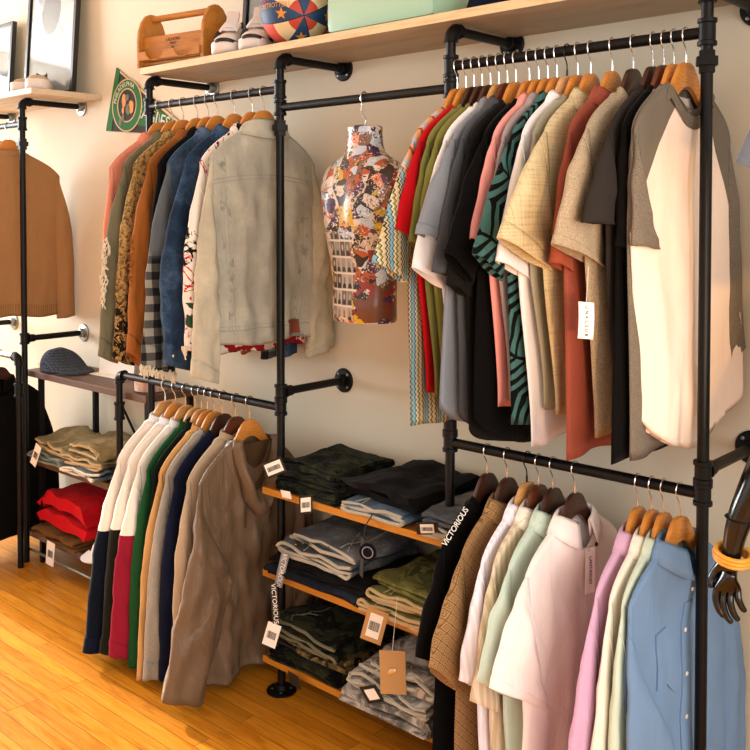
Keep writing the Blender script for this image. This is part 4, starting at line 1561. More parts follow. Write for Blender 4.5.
# ---- left rack
g = hang('', -4.16, ZR, 'sweatshirt', 'camel tan sweatshirt seen from the back at the left edge', 'sweatshirt', 'clothes on the left rack upper rail', 'amber', HL('amber', 'camel tan sweatshirt'), 'tansweat', front=-1, o=(-.30, -.76), i=(-.22, -.78), ob=(.30, -.775), ib=(.215, -.79), long=True, L=.765, wb=.22, wbb=.22, sw=.235, wc=.235, drop=.09, T=.022, TH=.034, xo=.014, fold=.009, nu=40, nv=40, yaw=-.16, dip=.06, nx=.022)
g.crew(M['tansweat'], .03)
g.cuff(M['tanrib'], .93, .98)
g.ring_band('hem_rib', M['tanrib'], .925, 1.003, .002)
g = hang('', -4.26, ZR, 'sweatshirt', 'brown sweatshirt behind the camel one at the left edge', 'sweatshirt', 'clothes on the left rack upper rail', 'tanwood', HL('tanwood', 'brown sweatshirt at the left edge'), 'brownpant', front=-1, o=(-.3, -.74), i=(-.22, -.76), ob=(.25, -.74), ib=(.18, -.76), long=True, L=.74, T=.018)
g.crew(M['brownpant'], .03)
for k, (X, lb, wd) in enumerate(((-4.165, 'long black coat on the left rack nearest the shelving unit', 'walnut'), (-4.24, 'black coat second from the shelving unit on the left rack', 'brownwood'), (-4.315, 'black coat third from the shelving unit on the left rack', 'walnut'))):
    g = hang('', X, ZL, 'coat', lb, 'coat', 'black coats on the left rack lower rail', wd, W[wd] + ' hanger holding the ' + lb.replace('long ', ''), ('black', 'black2', 'black')[k], o=(-.27, -.72), i=(-.2, -.74), ob=(.29, -.70), ib=(.2, -.72), long=True, L=.74, wb=.23, T=.018, Y=YF, yaw=-.03, wbb=.27)
    g.stand_collar(M['black'])


# ------------------------------------------------------------------ folded clothes on the shelves
def wt(t, x, y, z):
    return Vector((x, y, z)) - Vector(t.location)


TB, MBD, LB = .693, .422, .137
GA = 'folded jeans on the oak shelves'
a1 = folded('folded_jeans', 'dark green camouflage jeans at the bottom of the left pile on the top oak shelf', GA, -2.125, -.372, TB, .27, .31, .036, M['greencamo'], 3, 11, M['greencamo'], rough=.008)
a2 = folded('folded_jeans', 'dark green camouflage jeans in the middle of the left pile on the top oak shelf', GA, -2.12, -.365, TB + .037, .265, .30, .034, M['greencamo'], 3, 12, M['greencamo'], rough=.008, rz=.03)
a3 = folded('folded_jeans', 'dark green camouflage jeans topmost on the left pile of the top oak shelf', GA, -2.13, -.360, TB + .072, .26, .29, .036, M['greencamo'], 2, 13, M['greencamo'], rough=.010, rz=-.05)
hang_tag(a3, wt(a3, -2.25, -.395, 0.798), .078, .052, (.85, .35, .42), (-.35, -.2, .9), M['blackcard'], 'price_tag', 'black card with a white barcode sticker', bars=True, panel=(.80, .72))
hang_tag(a1, wt(a1, -2.085, -.395, 0.720), .045, .062, (.9, .4, .2), (.1, -.12, 1), M['blackcard'], 'price_tag', None, bars=True, panel=(.75, .75))
hang_tag(a1, wt(a1, -2.19, -.384, 0.710), .05, .026, (.98, -.1, .1), (.0, -.3, 1), M['paper'], 'price_tag')
b1 = folded('folded_jeans', 'blue-edged denim jeans beneath the black jeans on the top oak shelf', GA, -1.835, -.362, TB, .265, .30, .036, M['bluejean'], 3, 21, M['stitchgrey'], rough=.006, turn=True)
b2 = folded('folded_jeans', 'black folded jeans lying on top of the blue-edged jeans', GA, -1.83, -.375, TB + .037, .285, .33, .062, M['blackjean'], 2, 22, M['blackjean'], rough=.012, rz=-.06)
tg = MB().tube([wt(b1, -1.83, -.366, .713), wt(b1, -1.845, -.382, .678), wt(b1, -1.85, -.386, .638)], .0018, 6).build('tag_string', M['darkstring'], b1)
hang_tag(b1, wt(b1, -1.852, -.388, 0.640), .026, .115, (.9, -.4, 0), (.05, 0, 1), M['blackcard'], 'hang_tag', 'narrow black hang tag')
rt = MB().lathe([(.026, -.0015), (.026, .0015), (.021, .0018), (.021, .0026), (.012, .0026), (.012, .0014), (.003, .0014), (.003, .003)], (0, 0, 0), 'z', 24)
rt.xf(frame(wt(b1, -1.828, -.392, .605), (.9, .43, 0), (0, 0, 1))).build('round_tag', M['navy'], b1)['label'] = 'round dark blue tag with a ring emblem'
MB().lathe([(.0175, 0), (.0175, .0012), (.0145, .0012), (.0145, 0)], (0, 0, 0), 'z', 24, False).xf(frame(wt(b1, -1.8267, -.3945, .605), (.9, .43, 0), (0, 0, 1))).build('ring_emblem', M['zinc'], b1)
c1 = folded('folded_jeans', 'pale grey jeans lowest on the right of the top oak shelf', GA, -1.555, -.372, TB, .20, .31, .034, M['bluejean'], 3, 31, M['stitchgrey'], rough=.006, turn=True)
c2 = folded('folded_jeans', 'faded grey jeans topmost on the right of the top oak shelf', GA, -1.55, -.365, TB + .035, .20, .31, .036, M['greyjean'], 2, 32, M['greyjean'], rough=.007, turn=True)
hang_tag(c2, wt(c2, -1.605, -.398, 0.743), .062, .042, (.88, .42, .1), (.15, -.35, .9), M['blackcard'], 'price_tag', None, bars=True, panel=(.62, .72))

d1 = folded('folded_jeans', 'dark blue-black jeans at the bottom of the pile on the middle oak shelf', GA, -2.075, -.385, MBD, .40, .32, .036, M['inkjean'], 3, 41, M['inkjean'], rough=.007)
d2 = folded('folded_jeans', 'black jeans second from the bottom on the middle oak shelf', GA, -2.055, -.378, MBD + .037, .41, .33, .036, M['blackjean'], 2, 42, M['blackjean'], rough=.007, rz=.03, turn=True)
d3 = folded('folded_jeans', 'faded grey jeans third from the bottom on the middle oak shelf', GA, -2.08, -.372, MBD + .074, .36, .31, .042, M['greyjean'], 3, 43, M['stitchgrey'], rough=.009, rz=-.05, turn=True)
d4 = folded('folded_jeans', 'faded grey jeans topmost on the middle oak shelf', GA, -2.06, -.360, MBD + .117, .35, .30, .042, M['greyjean'], 2, 44, M['stitchgrey'], rough=.010, rz=-.10, turn=True)
hang_tag(d4, wt(d4, -2.14, -.385, 0.562), .05, .03, (.95, -.2, .1), (0, -.5, .9), M['blackcard'], 'waist_patch', None)
s1 = hang_tag(d3, wt(d3, -2.165, -.408, 0.522), .028, .135, (.75, .35, -.35), (.40, -.1, .9), M['slate'], 'strip_tag', 'grey strip with white letters', 'VICTORIOUS', .0235, ink='whiteink', curl=.002)
s2 = hang_tag(d2, wt(d2, -2.215, -.41, 0.417), .024, .125, (.88, .45, .1), (-.12, 0, 1), M['blackcard'], 'strip_tag', 'black strip with white letters', 'VICTORIOUS', .0215, ink='whiteink')
hang_tag(d2, wt(d2, -2.205, -.412, 0.292), .045, .082, (.82, .45, -.3), (.32, .05, .95), M['paper'], 'price_tag', 'cream card with printed bars', bars=True)
e1 = folded('folded_shorts', 'olive green shorts at the bottom right of the middle oak shelf', GA, -1.73, -.385, MBD, .28, .32, .038, M['olivecamo'], 3, 51, M['stitch'], rough=.008, turn=True)
e2 = folded('folded_shorts', 'olive green shorts in the middle of the right pile on the middle oak shelf', GA, -1.725, -.375, MBD + .039, .27, .31, .038, M['olivecamo'], 3, 52, M['stitch'], rough=.008, rz=.04, turn=True)
e3 = folded('folded_shorts', 'olive green shorts topmost on the right of the middle oak shelf', GA, -1.71, -.365, MBD + .078, .27, .30, .042, M['olivecamo'], 2, 53, M['olivecamo'], rough=.012, rz=-.05, turn=True)
hang_tag(e2, wt(e2, -1.765, -.415, 0.462), .062, .105, (.8, .45, -.28), (.30, 0, .95), M['kraft'], 'price_tag', 'kraft card with a white barcode sticker', bars=True, panel=(.62, .72))
k1 = hang_tag(e2, wt(e2, -1.70, -.435, .372), .072, .125, (.82, .56, 0), (0, -.05, 1), M['kraft'], 'hang_tag', 'large kraft hang tag with a metal oval', string=wt(e2, -1.70, -.412, .515))
MB().lathe([(.010, 0), (.010, .002), (.005, .003)], (0, 0, 0), 'z', 16).xf(frame(wt(e2, -1.700, -.4365, .315), (.75, .52, .4), (-.3, -.2, .9)) @ Matrix.Diagonal((1.3, .7, 1, 1))).build('metal_oval', M['chrome'], k1)

f1 = folded('folded_trousers', 'dark camouflage trousers at the bottom left of the lowest oak shelf', GA, -2.13, -.380, LB, .30, .32, .042, M['greencamo'], 3, 61, M['greencamo'], rough=.008)
f2 = folded('folded_trousers', 'tan camouflage trousers in the middle of the lowest oak shelf left pile', GA, -2.12, -.385, LB + .043, .31, .32, .042, M['tancamo'], 2, 62, M['tancamo'], rough=.008)
f3 = folded('folded_trousers', 'dark olive trousers topmost on the left of the lowest oak shelf', GA, -2.13, -.375, LB + .086, .34, .32, .060, M['greencamo'], 3, 63, M['olivejkt'], rough=.012, rz=-.04, turn=True)
hang_tag(f1, wt(f1, -2.14, -.398, 0.147), .055, .045, (.98, -.1, 0), (0, -.2, 1), M['blackcard'], 'price_tag')
g1 = folded('folded_shorts', 'acid wash fleece shorts at the bottom right of the lowest oak shelf', GA, -1.76, -.405, LB, .36, .34, .052, M['acid'], 2, 71, M['acid'], rough=.010, turn=True)
g2 = folded('folded_shorts', 'acid wash fleece shorts in the middle of the right pile on the lowest oak shelf', GA, -1.75, -.395, LB + .053, .34, .33, .050, M['acid'], 3, 72, M['stitchgrey'], rough=.012, rz=-.03, turn=True)
g3 = folded('folded_shorts', 'acid wash fleece shorts topmost on the lowest oak shelf with a label', GA, -1.73, -.385, LB + .104, .31, .32, .066, M['acid'], 2, 73, M['stitchgrey'], rough=.020, rz=-.10, turn=True)
hang_tag(g3, wt(g3, -1.80, -.428, 0.232), .055, .055, (.85, .35, .35), (-.35, -.35, .85), M['blackcard'], 'size_label', 'black label with a white square', bars=False, panel=(.62, .62))

GU = 'folded clothes on the low shelving unit'
u1 = folded('folded_trousers', 'grey-green trousers at the bottom left of the middle unit shelf', GU, -3.845, -0.301, 0.480, .29, .26, .05, M['greenjean'], 3, 81, M['greenjean'], rough=.010, turn=True)
u2 = folded('folded_trousers', 'khaki trousers lying on the grey-green trousers of the middle unit shelf', GU, -3.84, -0.291, 0.531, .29, .25, .066, M['khakijean'], 2, 82, M['stitch'], rough=.014, rz=-.08, turn=True)
hang_tag(u2, wt(u2, -3.84, -.335, 0.570), .036, .13, (.70, .3, -.55), (.62, -.05, .78), M['paper'], 'price_tag', 'long white price tag', bars=True)
u3 = folded('folded_jeans', 'ripped blue-grey jeans at the bottom centre of the middle unit shelf', GU, -3.54, -0.311, 0.480, .29, .27, .040, M['bluejean'], 3, 83, M['fringe'], rough=.012, turn=True)
u4 = folded('folded_jeans', 'khaki jeans between the ripped jeans and the tan jeans on the unit', GU, -3.54, -0.301, 0.521, .29, .26, .042, M['khakijean'], 3, 84, M['stitch'], rough=.010, rz=.05, turn=True)
u5 = folded('folded_jeans', 'tan rolled jeans topmost on the middle unit shelf', GU, -3.53, -0.296, 0.564, .29, .25, .054, M['khakijean2'], 2, 85, M['stitch'], rough=.016, rz=-.06, turn=True)
u6 = folded('folded_trousers', 'dark brown trousers lower of two beside the khaki jeans', GU, -3.28, -0.258, 0.480, .19, .22, .04, M['darkbrowncloth'], 3, 86, M['darkbrowncloth'])
u7 = folded('folded_trousers', 'dark brown trousers upper of two beside the khaki jeans', GU, -3.28, -0.258, 0.521, .19, .22, .04, M['darkbrowncloth'], 2, 87, M['darkbrowncloth'], rz=.05)
v1 = folded('folded_trousers', 'brown trousers under the red fleece on the lowest unit shelf', GU, -3.79, -.312, 0.140, .36, .27, .05, M['brownpant'], 3, 91, M['brownpant'], rough=.010)
v2 = folded('folded_sweatshirt', 'bright red fleece heaped on the brown trousers', GU, -3.77, -.322, 0.191, .42, .28, .15, M['redfleece'], 2, 92, M['redfleece'], rough=.011, sag=.05, slope=.08, rz=-.05)
hang_tag(v1, wt(v1, -3.735, -.340, 0.170), .042, .12, (.82, .35, -.3), (.32, -.1, .95), M['paper'], 'price_tag', 'white price tag with a dark panel', bars=True)


def cap_dome(t, name, mat, rx, ry, h, power=.8, shift=0., n=28, m=12):
    rings = []
    for j in range(m + 1):
        a = PI / 2 * j / m
        k = math.cos(a) ** power
        z = h * math.sin(a)
        rings.append([Vector((rx * max(k, .02) * math.cos(b) + shift * (z / h) ** 1.5, ry * max(k, .02) * math.sin(b), z)) for b in (2 * PI * q / n for q in range(n))])
    return MB().ring_loft(rings).build(name, mat, t, auto=60)


wc = thing('white_cap', 'white cap lying beside the folded brown trousers on the lowest unit shelf', 'cap', (-3.485, -.205, .141))
cap_dome(wc, 'crown', M['white'], .085, .08, .085)
MB().ring_loft([[Vector((.075 * math.cos(a), -.06 - r * math.sin(a) * .07, .004 + .010 * (1 - r) + o)) for a in (PI * q / 14 for q in range(15))] for r, o in ((0., 0), (1., 0), (1., .004), (0., .004))], False, False, closed=False).build('brim', M['white'], wc)

# flat cap on the unit
fc = thing('flat_cap', 'grey-blue open-knit flat cap on the shelving unit top', 'cap', (-3.90, -.17, .875), rz=-.05)
fc.scale = (.88, .80, .86)
rings = []
for j in range(15):
    a = PI / 2 * j / 14
    k = max(.02, math.cos(a) ** .75)
    z = .115 * math.sin(a)
    ring = []
    for q in range(36):
        b = 2 * PI * q / 36
        c, s = math.cos(b), math.sin(b)
        x = .175 * c * k
        zz = z * (1 - .78 * sst(-.10, .175, x)) + .004
        ring.append(Vector((x - .02 * math.sin(a), .115 * s * k * (1 - .15 * c), zz + .002 * math.sin(5 * b) * math.sin(a))))
    rings.append(ring)
MB().ring_loft(rings).build('crown', M['capknit'], fc)
pk = [[Vector((.10 + .085 * r * math.cos(b), .10 * math.sin(b) * (.8 + .2 * r), .010 + .012 * (1 - r) + o)) for b in (lerp(-PI / 2, PI / 2, q / 14) for q in range(15))] for r, o in ((.4, 0), (1.12, -.006), (1.12, -.001), (.4, .006))]
MB().ring_loft(pk, False, False, closed=False).build('peak', M['capknit'], fc)
em = [(-.012, -.006), (-.006, .0), (-.004, .010), (.002, .012), (.004, .006), (.010, .0), (.013, -.008), (.006, -.006), (.0, -.003), (-.005, -.010)]
MB().prism(em, 0, .002, 'z').xf(frame((-.118, -.098, .030), (.85, -.52, .1), (.1, .35, .93))).build('emblem', M['stitch'], fc, smooth=False)['label'] = 'small tan emblem'

# white display card and pink knit hat on the unit
dc = thing('display_card', 'white display card standing behind the flat cap', 'card', (-3.60, -.10, .875), rz=.03)
MB().box((-.13, -.002, 0), (.13, .002, .285), .001).xf(Matrix.Rotation(-.10, 4, 'X')).build('card', M['paper'], dc, smooth=False)
MB().box((-.13, -.05, 0), (.13, .03, .004), .001).build('foot', M['paper'], dc, smooth=False)
kh = thing('knit_hat', 'pale pink ribbed knit hat standing on the shelving unit edge', 'hat', (-3.21, -.185, .875))
cap_dome(kh, 'crown', M['pinkknit'], .062, .06, .085, .55)
MB().lathe([(.060, 0), (.066, .002), (.067, .034), (.062, .036)], (0, 0, 0), 'z', 28).build('turn_up', M['pinkknit'], kh)

# ------------------------------------------------------------------ things on the upper shelf
ST = 2.134
cd = thing('wooden_caddy', 'orange pine bottle caddy with a dowel handle on the wall shelf', 'caddy', (-2.915, -.235, ST + .001))
cd.scale = (.9, .85, .86)
cd.rotation_euler = (0, 0, .16)
prof = [(-.085, 0), (.085, 0), (.085, .12), (.080, .16), (.062, .205), (.038, .235), (.012, .246), (-.012, .246), (-.038, .235), (-.062, .205), (-.080, .16), (-.085, .12)]
for x in (-.19, .175):
    MB().prism(prof, x, x + .016, 'x', .003).build('end_panel', M['caddywood'], cd, smooth=False)
front = [(-.172, .028), (.174, .028), (.174, .135), (-.172, .135)]
MB().prism(front, -.060, -.048, 'y', .002).build('front_panel', M['caddywood'], cd, smooth=False)
MB().prism(front, .060, .072, 'y', .002).build('back_panel', M['caddywood'], cd, smooth=False)
MB().box((-.173, -.06, .012), (.174, .058, .024), .002).build('bottom', M['caddywood'], cd, smooth=False)
low = [(-.172, .03)] + [(.174, .03), (.174, .066)]
for cx in (.085, -.08):
    low += [(cx + .052 * math.cos(a), .066 + .040 * -math.sin(a)) for a in (PI * q / 12 for q in range(13))]
low.append((-.172, .066))
MB().prism(low, -.092, -.084, 'y', .0).build('scalloped_slat', M['caddywood'], cd, smooth=False)
MB().tube([(-.176, 0, .224), (0, 0, .224), (.177, 0, .224)], .0145, 16).build('handle', M['caddywood'], cd, auto=50)
for k, (tx, sz) in enumerate((('LIQUORS', .019), ('FINEST', .013), ('Bar', .014))):
    text_mesh('lettering', tx, sz, M['ink'], cd, frame((.0, -.0605, .112 - .0165 * k), (1, 0, 0), (0, 0, 1)), .0003)


def shoe(name, label, loc, rz, upper, sole, accent, group, L=.285, lace=None, low=False, lining='blackcard', size=1.):
    """toe points along -y"""
    t = thing(name, label, 'shoe', loc, group, rz)
    t.scale = (size, size, size * (1.12 if not low else 1.45))
    prof = [(-.50, .018, .036), (-.47, .032, .045), (-.40, .042, .056), (-.28, .0475, .066), (-.15, .047, .076), (-.02, .045, .088), (.10, .044, .102), (.22, .044, .116), (.34, .043, .122), (.44, .036, .122), (.5, .020, .112)]
    if low:
        prof = [(a, b, min(c, .05 + .018 * max(0, a + .1) / .6) if a > -.35 else c * .72) for a, b, c in prof]
    rings = []
    for s, w, h in prof:
        y = s * L
        ring = []
        for k in range(20):
            a = 2 * PI * k / 20
            c, sn = math.cos(a), math.sin(a)
            if sn >= 0:
                kk = w * (1 - .20 * sst(-.2, .3, s) * sn)
                ring.append(Vector((math.copysign(abs(c) ** .8, c) * kk, y, .026 + (h - .026) * sn ** .85)))
            else:
                ring.append(Vector((math.copysign(abs(c) ** .6, c) * w, y, .026 + .010 * sn)))
        rings.append(ring)
    MB().ring_loft(rings).build('upper', upper, t)
    so = []
    for s, w, h in prof:
        k = 1.09
        z0 = .012 * max(0, (-s - .36) / .14) ** 2
        so.append([Vector((x * w * k, s * L * 1.025, z)) for x, z in ((-1, .004 + z0), (-.9, z0), (.9, z0), (1, .004 + z0), (1.02, .028), (.98, .033), (-.98, .033), (-1.02, .028))])
    MB().ring_loft(so).build('sole', sole, t, auto=50)
    hc = prof[8][2]
    o = []
    for q in range(20):
        b = 2 * PI * q / 20
        o.append((math.cos(b), math.sin(b)))
    MB().ring_loft([[Vector((.022 * r * c, .30 * L + .045 * r * s_, hc + dz - .018 * (1 if s_ < 0 else .2) * abs(s_))) for c, s_ in o] for r, dz in ((1.12, -.004), (1.10, .006), (.95, .008), (.85, -.004))], False, True).build('collar_lining', M[lining], t)
    if not low:
        tg = [[Vector((x, y, z)) for x, y, z in ((-.022, y_, z_), (.022, y_, z_), (.019, y_, z_ + .010), (-.019, y_, z_ + .010))] for y_, z_ in ((-.055, .078), (-.02, .090), (.015, .112), (.035, .142))]
        MB().ring_loft(tg).build('tongue', upper, t)
        for k in range(4):
            y_ = -.062 + .022 * k
            z_ = .086 + .0085 * k
            MB().tube([(-.030, y_ + .004, z_ - .010), (-.015, y_, z_ + .004), (.015, y_ + .003, z_ + .004), (.030, y_ - .003, z_ - .010)], .0042, 6).build('lace', upper, t)
        for sg in (-1, 1):
            MB().prism([(-.095, .036), (-.02, .038), (.03, .085), (-.02, .082), (-.06, .060)], sg * .0445 - .004, sg * .0445 + .005, 'x', .001).build('side_panel', accent, t)
        tb = [[Vector((w * 1.12 * math.cos(a), -.52 * L - .003 + .10 * (1 - math.sin(a)) ** 1.3, z + .020 * math.sin(a) - .012)) for a in (PI * q / 12 for q in range(13))] for w, z in ((.045, .024), (.0475, .025), (.0475, .033), (.044, .035))]
        MB().ring_loft(tb, False, False, closed=False).build('toe_band', accent, t)
    return t


M['sneaker'] = plain('white_sneaker_leather', 'e6dcd8', .45, var=.05)
M['sneakersole'] = plain('white_rubber', 'ddd2cc', .6)
M['canvasshoe'] = plain('cream_canvas', 'b09c7e', .8)
M['tansole'] = plain('tan_rubber', 'c9a888', .7)
shoe('sneaker', 'white sneaker with black trim standing next to the wooden caddy', (-2.665, -.205, ST + .001), .72, M['sneaker'], M['sneakersole'], M['blackcard'], 'white sneakers on the wall shelf', lining='olivejkt', size=1.08)
shoe('sneaker', 'white sneaker with black trim half hidden behind the basketball', (-2.540, -.185, ST + .001), .70, M['sneaker'], M['sneakersole'], M['blackcard'], 'white sneakers on the wall shelf', lining='olivejkt', size=1.08)
shoe('slip_on_shoe', 'cream slip-on shoe nearest the end of the left wall shelf', (-4.02, -.22, ST + .001), .95, M['canvasshoe'], M['sneakersole'], M['tansole'], 'cream slip-on shoes on the left wall shelf', low=True, L=.26)
shoe('slip_on_shoe', 'cream slip-on shoe set behind its pair at the shelf edge', (-4.17, -.20, ST + .001), .80, M['canvasshoe'], M['sneakersole'], M['tansole'], 'cream slip-on shoes on the left wall shelf', low=True, L=.26)

# basketball
BR = .121
bc = Vector((-2.305, -.225, ST + BR + .001))
ball = thing('basketball', 'red, cream and navy basketball with orange stars on the wall shelf', 'ball', bc)
cam_dir = (Vector((0, -2.37, 1.58)) - bc).normalized()
side = Vector((0, 0, 1)).cross(cam_dir).normalized()
pole = (cam_dir + side * .22 - Vector((0, 0, 1)) * .12).normalized()
e1_ = (Vector((0, 0, 1)) - pole * pole.z).normalized()
e2_ = e1_.cross(pole)
rot = math.radians(-22.5)
p1 = e1_ * math.cos(rot) + e2_ * math.sin(rot)
p2 = pole.cross(p1)
t = NT('basketball_panels')


def dotn(v):
    n = t.new('ShaderNodeVectorMath', operation='DOT_PRODUCT')
    t.put(n.inputs[0], t.co())
    n.inputs[1].default_value = tuple(v / BR)
    return n.outputs['Value']


da, db, dp = dotn(p1), dotn(p2), dotn(pole)
rr_ = t.ma('SQRT', t.ma('SUBTRACT', 1.0, t.ma('MINIMUM', t.ma('MULTIPLY', dp, dp), 1.)))
quad = t.ma('MULTIPLY', t.ma('MULTIPLY', da, db), t.ma('SUBTRACT', t.ma('MULTIPLY', da, da), t.ma('MULTIPLY', db, db)))
red_cream = t.ramp(rr_, [(0, 'b5412e'), (.44, 'd8c49a'), (.80, 'c2462f')], True)
c = t.mix(t.ma('GREATER_THAN', quad, 0.), '1c3f63', red_cream)
edge = t.ma('LESS_THAN', t.ma('MINIMUM', t.ma('ABSOLUTE', da), t.ma('ABSOLUTE', db)), .012)
c = t.mix(edge, c, '0e1a28')
t.bump(t.voro(260.), .25, .002)
M['ballmat'] = t.done(c, .55, 0., .35)
rings = []
for j in range(25):
    a = PI * j / 24 - PI / 2
    r = max(.0008, math.cos(a) * BR)
    rings.append([Vector((r * math.cos(b), r * math.sin(b), BR * math.sin(a))) for b in (2 * PI * q / 40 for q in range(40))])
MB().ring_loft(rings).build('ball_skin', M['ballmat'], ball)
M['starorange'] = plain('orange_star', 'd08a2a', .6)
M['letterred'] = plain('red_letters', 'c8323c', .6)


def on_ball(n, ux, lift):
    n = n.normalized()
    ux = (ux - n * n.dot(ux)).normalized()
    uy = n.cross(ux)

    def f(p):
        r = math.hypot(p.x, p.y)
        if r < 1e-9:
            return n * (BR + lift + p.z)
        a = r / BR
        d = (ux * p.x + uy * p.y) / r
        return (n * math.cos(a) + d * math.sin(a)) * (BR + lift + p.z)
    return f


def star_poly(r):
    return [((r if k % 2 == 0 else r * .42) * math.sin(PI * k / 5), (r if k % 2 == 0 else r * .42) * math.cos(PI * k / 5)) for k in range(10)]


diag = [(p1 + p2).normalized(), (p1 * -1 - p2).normalized()]
for d, ang in ((e2_, .78), (-e2_, .62), (-e1_, .62)):
    nrm = pole * math.cos(ang) + d * math.sin(ang)
    f = on_ball(nrm, side, .0012)
    v = [f(Vector((x, y, 0))) for x, y in star_poly(.021)]
    cpt = f(Vector((0, 0, 0)))
    mesh('star', v + [cpt], [(k, (k + 1) % 10, 10) for k in range(10)], M['starorange'], ball, smooth=False)
left = (cam_dir - side * .95 + Vector((0, 0, 1)) * .30).normalized()
for wrd, dz, mm, sz in (('HARLEM', .020, 'letterred', .028), ('GLOBETROTTERS', -.012, 'starorange', .022)):
    n0 = (left + Vector((0, 0, dz / BR * .9))).normalized()
    text_mesh('lettering', wrd, sz, M[mm], ball, None, .0002, on_ball(n0, side, .001), sx=.85)


# framed pictures
def glass_mat():
    t = NT('picture_glass')
    return t.done('ffffff', .02, 0., .5, **{'Transmission Weight': 1., 'IOR': 1.45})


M['glass'] = glass_mat()
M['frameblack'] = plain('black_picture_frame', '141517', .35)


def art(name, fn):
    t = NT(name)
    return t.done(fn(t), .6)


def pic1(t):
    x, y, z = t.xyz()
    n = t.noise(9., 3.)
    d = t.ma('ADD', t.ma('MULTIPLY', t.ma('POWER', t.ma('ABSOLUTE', t.ma('ADD', x, .02)), 2.), 1.6), t.ma('POWER', t.ma('ABSOLUTE', t.ma('SUBTRACT', z, .42)), 2.))
    k = t.ma('LESS_THAN', t.ma('ADD', d, t.ma('MULTIPLY', t.ma('SUBTRACT', n, .5), .012)), .0115)
    sweep = t.band(t.ma('ADD', t.ma('ADD', z, t.ma('MULTIPLY', x, .9)), t.ma('MULTIPLY', t.ma('SUBTRACT', n, .5), .05)), .36, .42)
    c = t.mix(t.ma('MULTIPLY', sweep, .8), 'e6ecec', '7f98ac')  # pale and blue ground: glass reflection painted into the print
    return t.mix(k, c, '3c4a58')


def pic2(t):
    n = t.noise(7., 3.)
    return t.ramp(n, [(.35, '2a3a4a'), (.5, 'c6cdd0'), (.65, '53708c')])


def pic3(t):
    x, y, z = t.xyz()
    n = t.noise(12., 4.)
    return t.mix(t.step(z, .14, .2), t.ramp(n, [(.4, '4c4a4e'), (.6, 'a8a4a4')]), 'e4e6e4')


def picture(label, x, y, z, w, h, pic, tilt=.09, fw=.022):
    t = thing('picture_frame', label, 'picture', (x, y, z), 'framed pictures leaning on the wall shelves', rot=(-tilt, 0, 0))
    for nm, lo, hi in (('frame_side', (-w / 2, -.012, 0), (-w / 2 + fw, .012, h)), ('frame_side', (w / 2 - fw, -.012, 0), (w / 2, .012, h)), ('frame_rail', (-w / 2 + fw, -.012, 0), (w / 2 - fw, .012, fw)), ('frame_rail', (-w / 2 + fw, -.012, h - fw), (w / 2 - fw, .012, h))):
        MB().box(lo, hi, .002).build(nm, M['frameblack'], t, smooth=False)
    MB().box((-w / 2 + fw, .003, fw), (w / 2 - fw, .006, h - fw)).build('print', pic, t, smooth=False)
    MB().box((-w / 2 + fw, -.004, fw), (w / 2 - fw, -.002, h - fw)).build('glass_pane', M['glass'], t, smooth=False)
    return t


picture('tall black-framed picture behind the slip-on shoes on the left wall shelf', -4.19, -.085, ST + .002, .46, .66, art('painted_reflection_with_figure', pic1), .07)
picture('black-framed picture at the left edge of the photo', -4.86, -.075, ST + .002, .54, .43, art('grey_city_print', pic3), .07)
picture('black-framed picture leaning behind the basketball and sneakers', -2.505, -.075, ST + .002, .52, .52, art('blue_grey_print', pic2), .07)

# mint box and navy cap
M['mintpaint'] = plain('mint_green_enamel', 'a3c6aa', .35, var=.04, sc=5)
bx = thing('mint_box', 'large mint green rounded box on the wall shelf', 'box', (-1.895, -.165, ST + .001))
MB().box((-.215, -.115, .012), (.215, .115, .24), .028).build('body', M['mintpaint'], bx)
MB().box((-.218, -.118, .243), (.218, .118, .285), .022).build('lid', M['mintpaint'], bx)
MB().box((-.205, -.105, 0), (.205, .105, .014), .004).build('base', M['mintpaint'], bx)
MB().tube([(-.06, 0, .285), (-.055, 0, .31), (0, 0, .32), (.055, 0, .31), (.06, 0, .285)], .007, 10).build('handle', M['mintpaint'], bx)
nc = thing('navy_cap', 'navy cap beside the mint box on the wall shelf', 'cap', (-1.545, -.16, ST + .001))
cap_dome(nc, 'crown', M['navy'], .09, .085, .11)
MB().ring_loft([[Vector((.08 * math.cos(a), -.06 - r * math.sin(a) * .075, .004 + .012 * (1 - r) + o)) for a in (PI * q / 14 for q in range(15))] for r, o in ((0., 0), (1., 0), (1., .004), (0., .004))], False, False, closed=False).build('brim', M['navy'], nc)

# ------------------------------------------------------------------ pennant on the wall
M['pengreen'] = plain('green_felt', '256a36', .9)
M['penblack'] = plain('charcoal_felt', '2e322f', .9)
M['penedge'] = plain('tan_felt_edge', 'c9b08a', .9)
M['penwhite'] = plain('white_print', 'd5d8cf', .9)
M['pentan'] = plain('tan_print', 'd49a62', .9)
M['pengrey'] = plain('grey_print', '6d7064', .9)
P1, P2, P3 = Vector((-3.726, 0, 2.244)), Vector((-3.817, 0, 1.965)), Vector((-3.137, 0, 1.902))
cen = (P1 + P2 + P3) / 3
pn = thing('pennant', 'green and charcoal felt pennant pinned to the wall behind the pipe post', 'pennant', (cen.x, -.004, cen.z))


def lp(p, y=0.):
    return Vector((p.x - cen.x, y, p.z - cen.z))


def flat(name, pts, mat, y0, y1):
    return MB().prism([(p.x - cen.x, p.z - cen.z) for p in pts], y0, y1, 'y').build(name, mat, pn, smooth=False, auto=None)


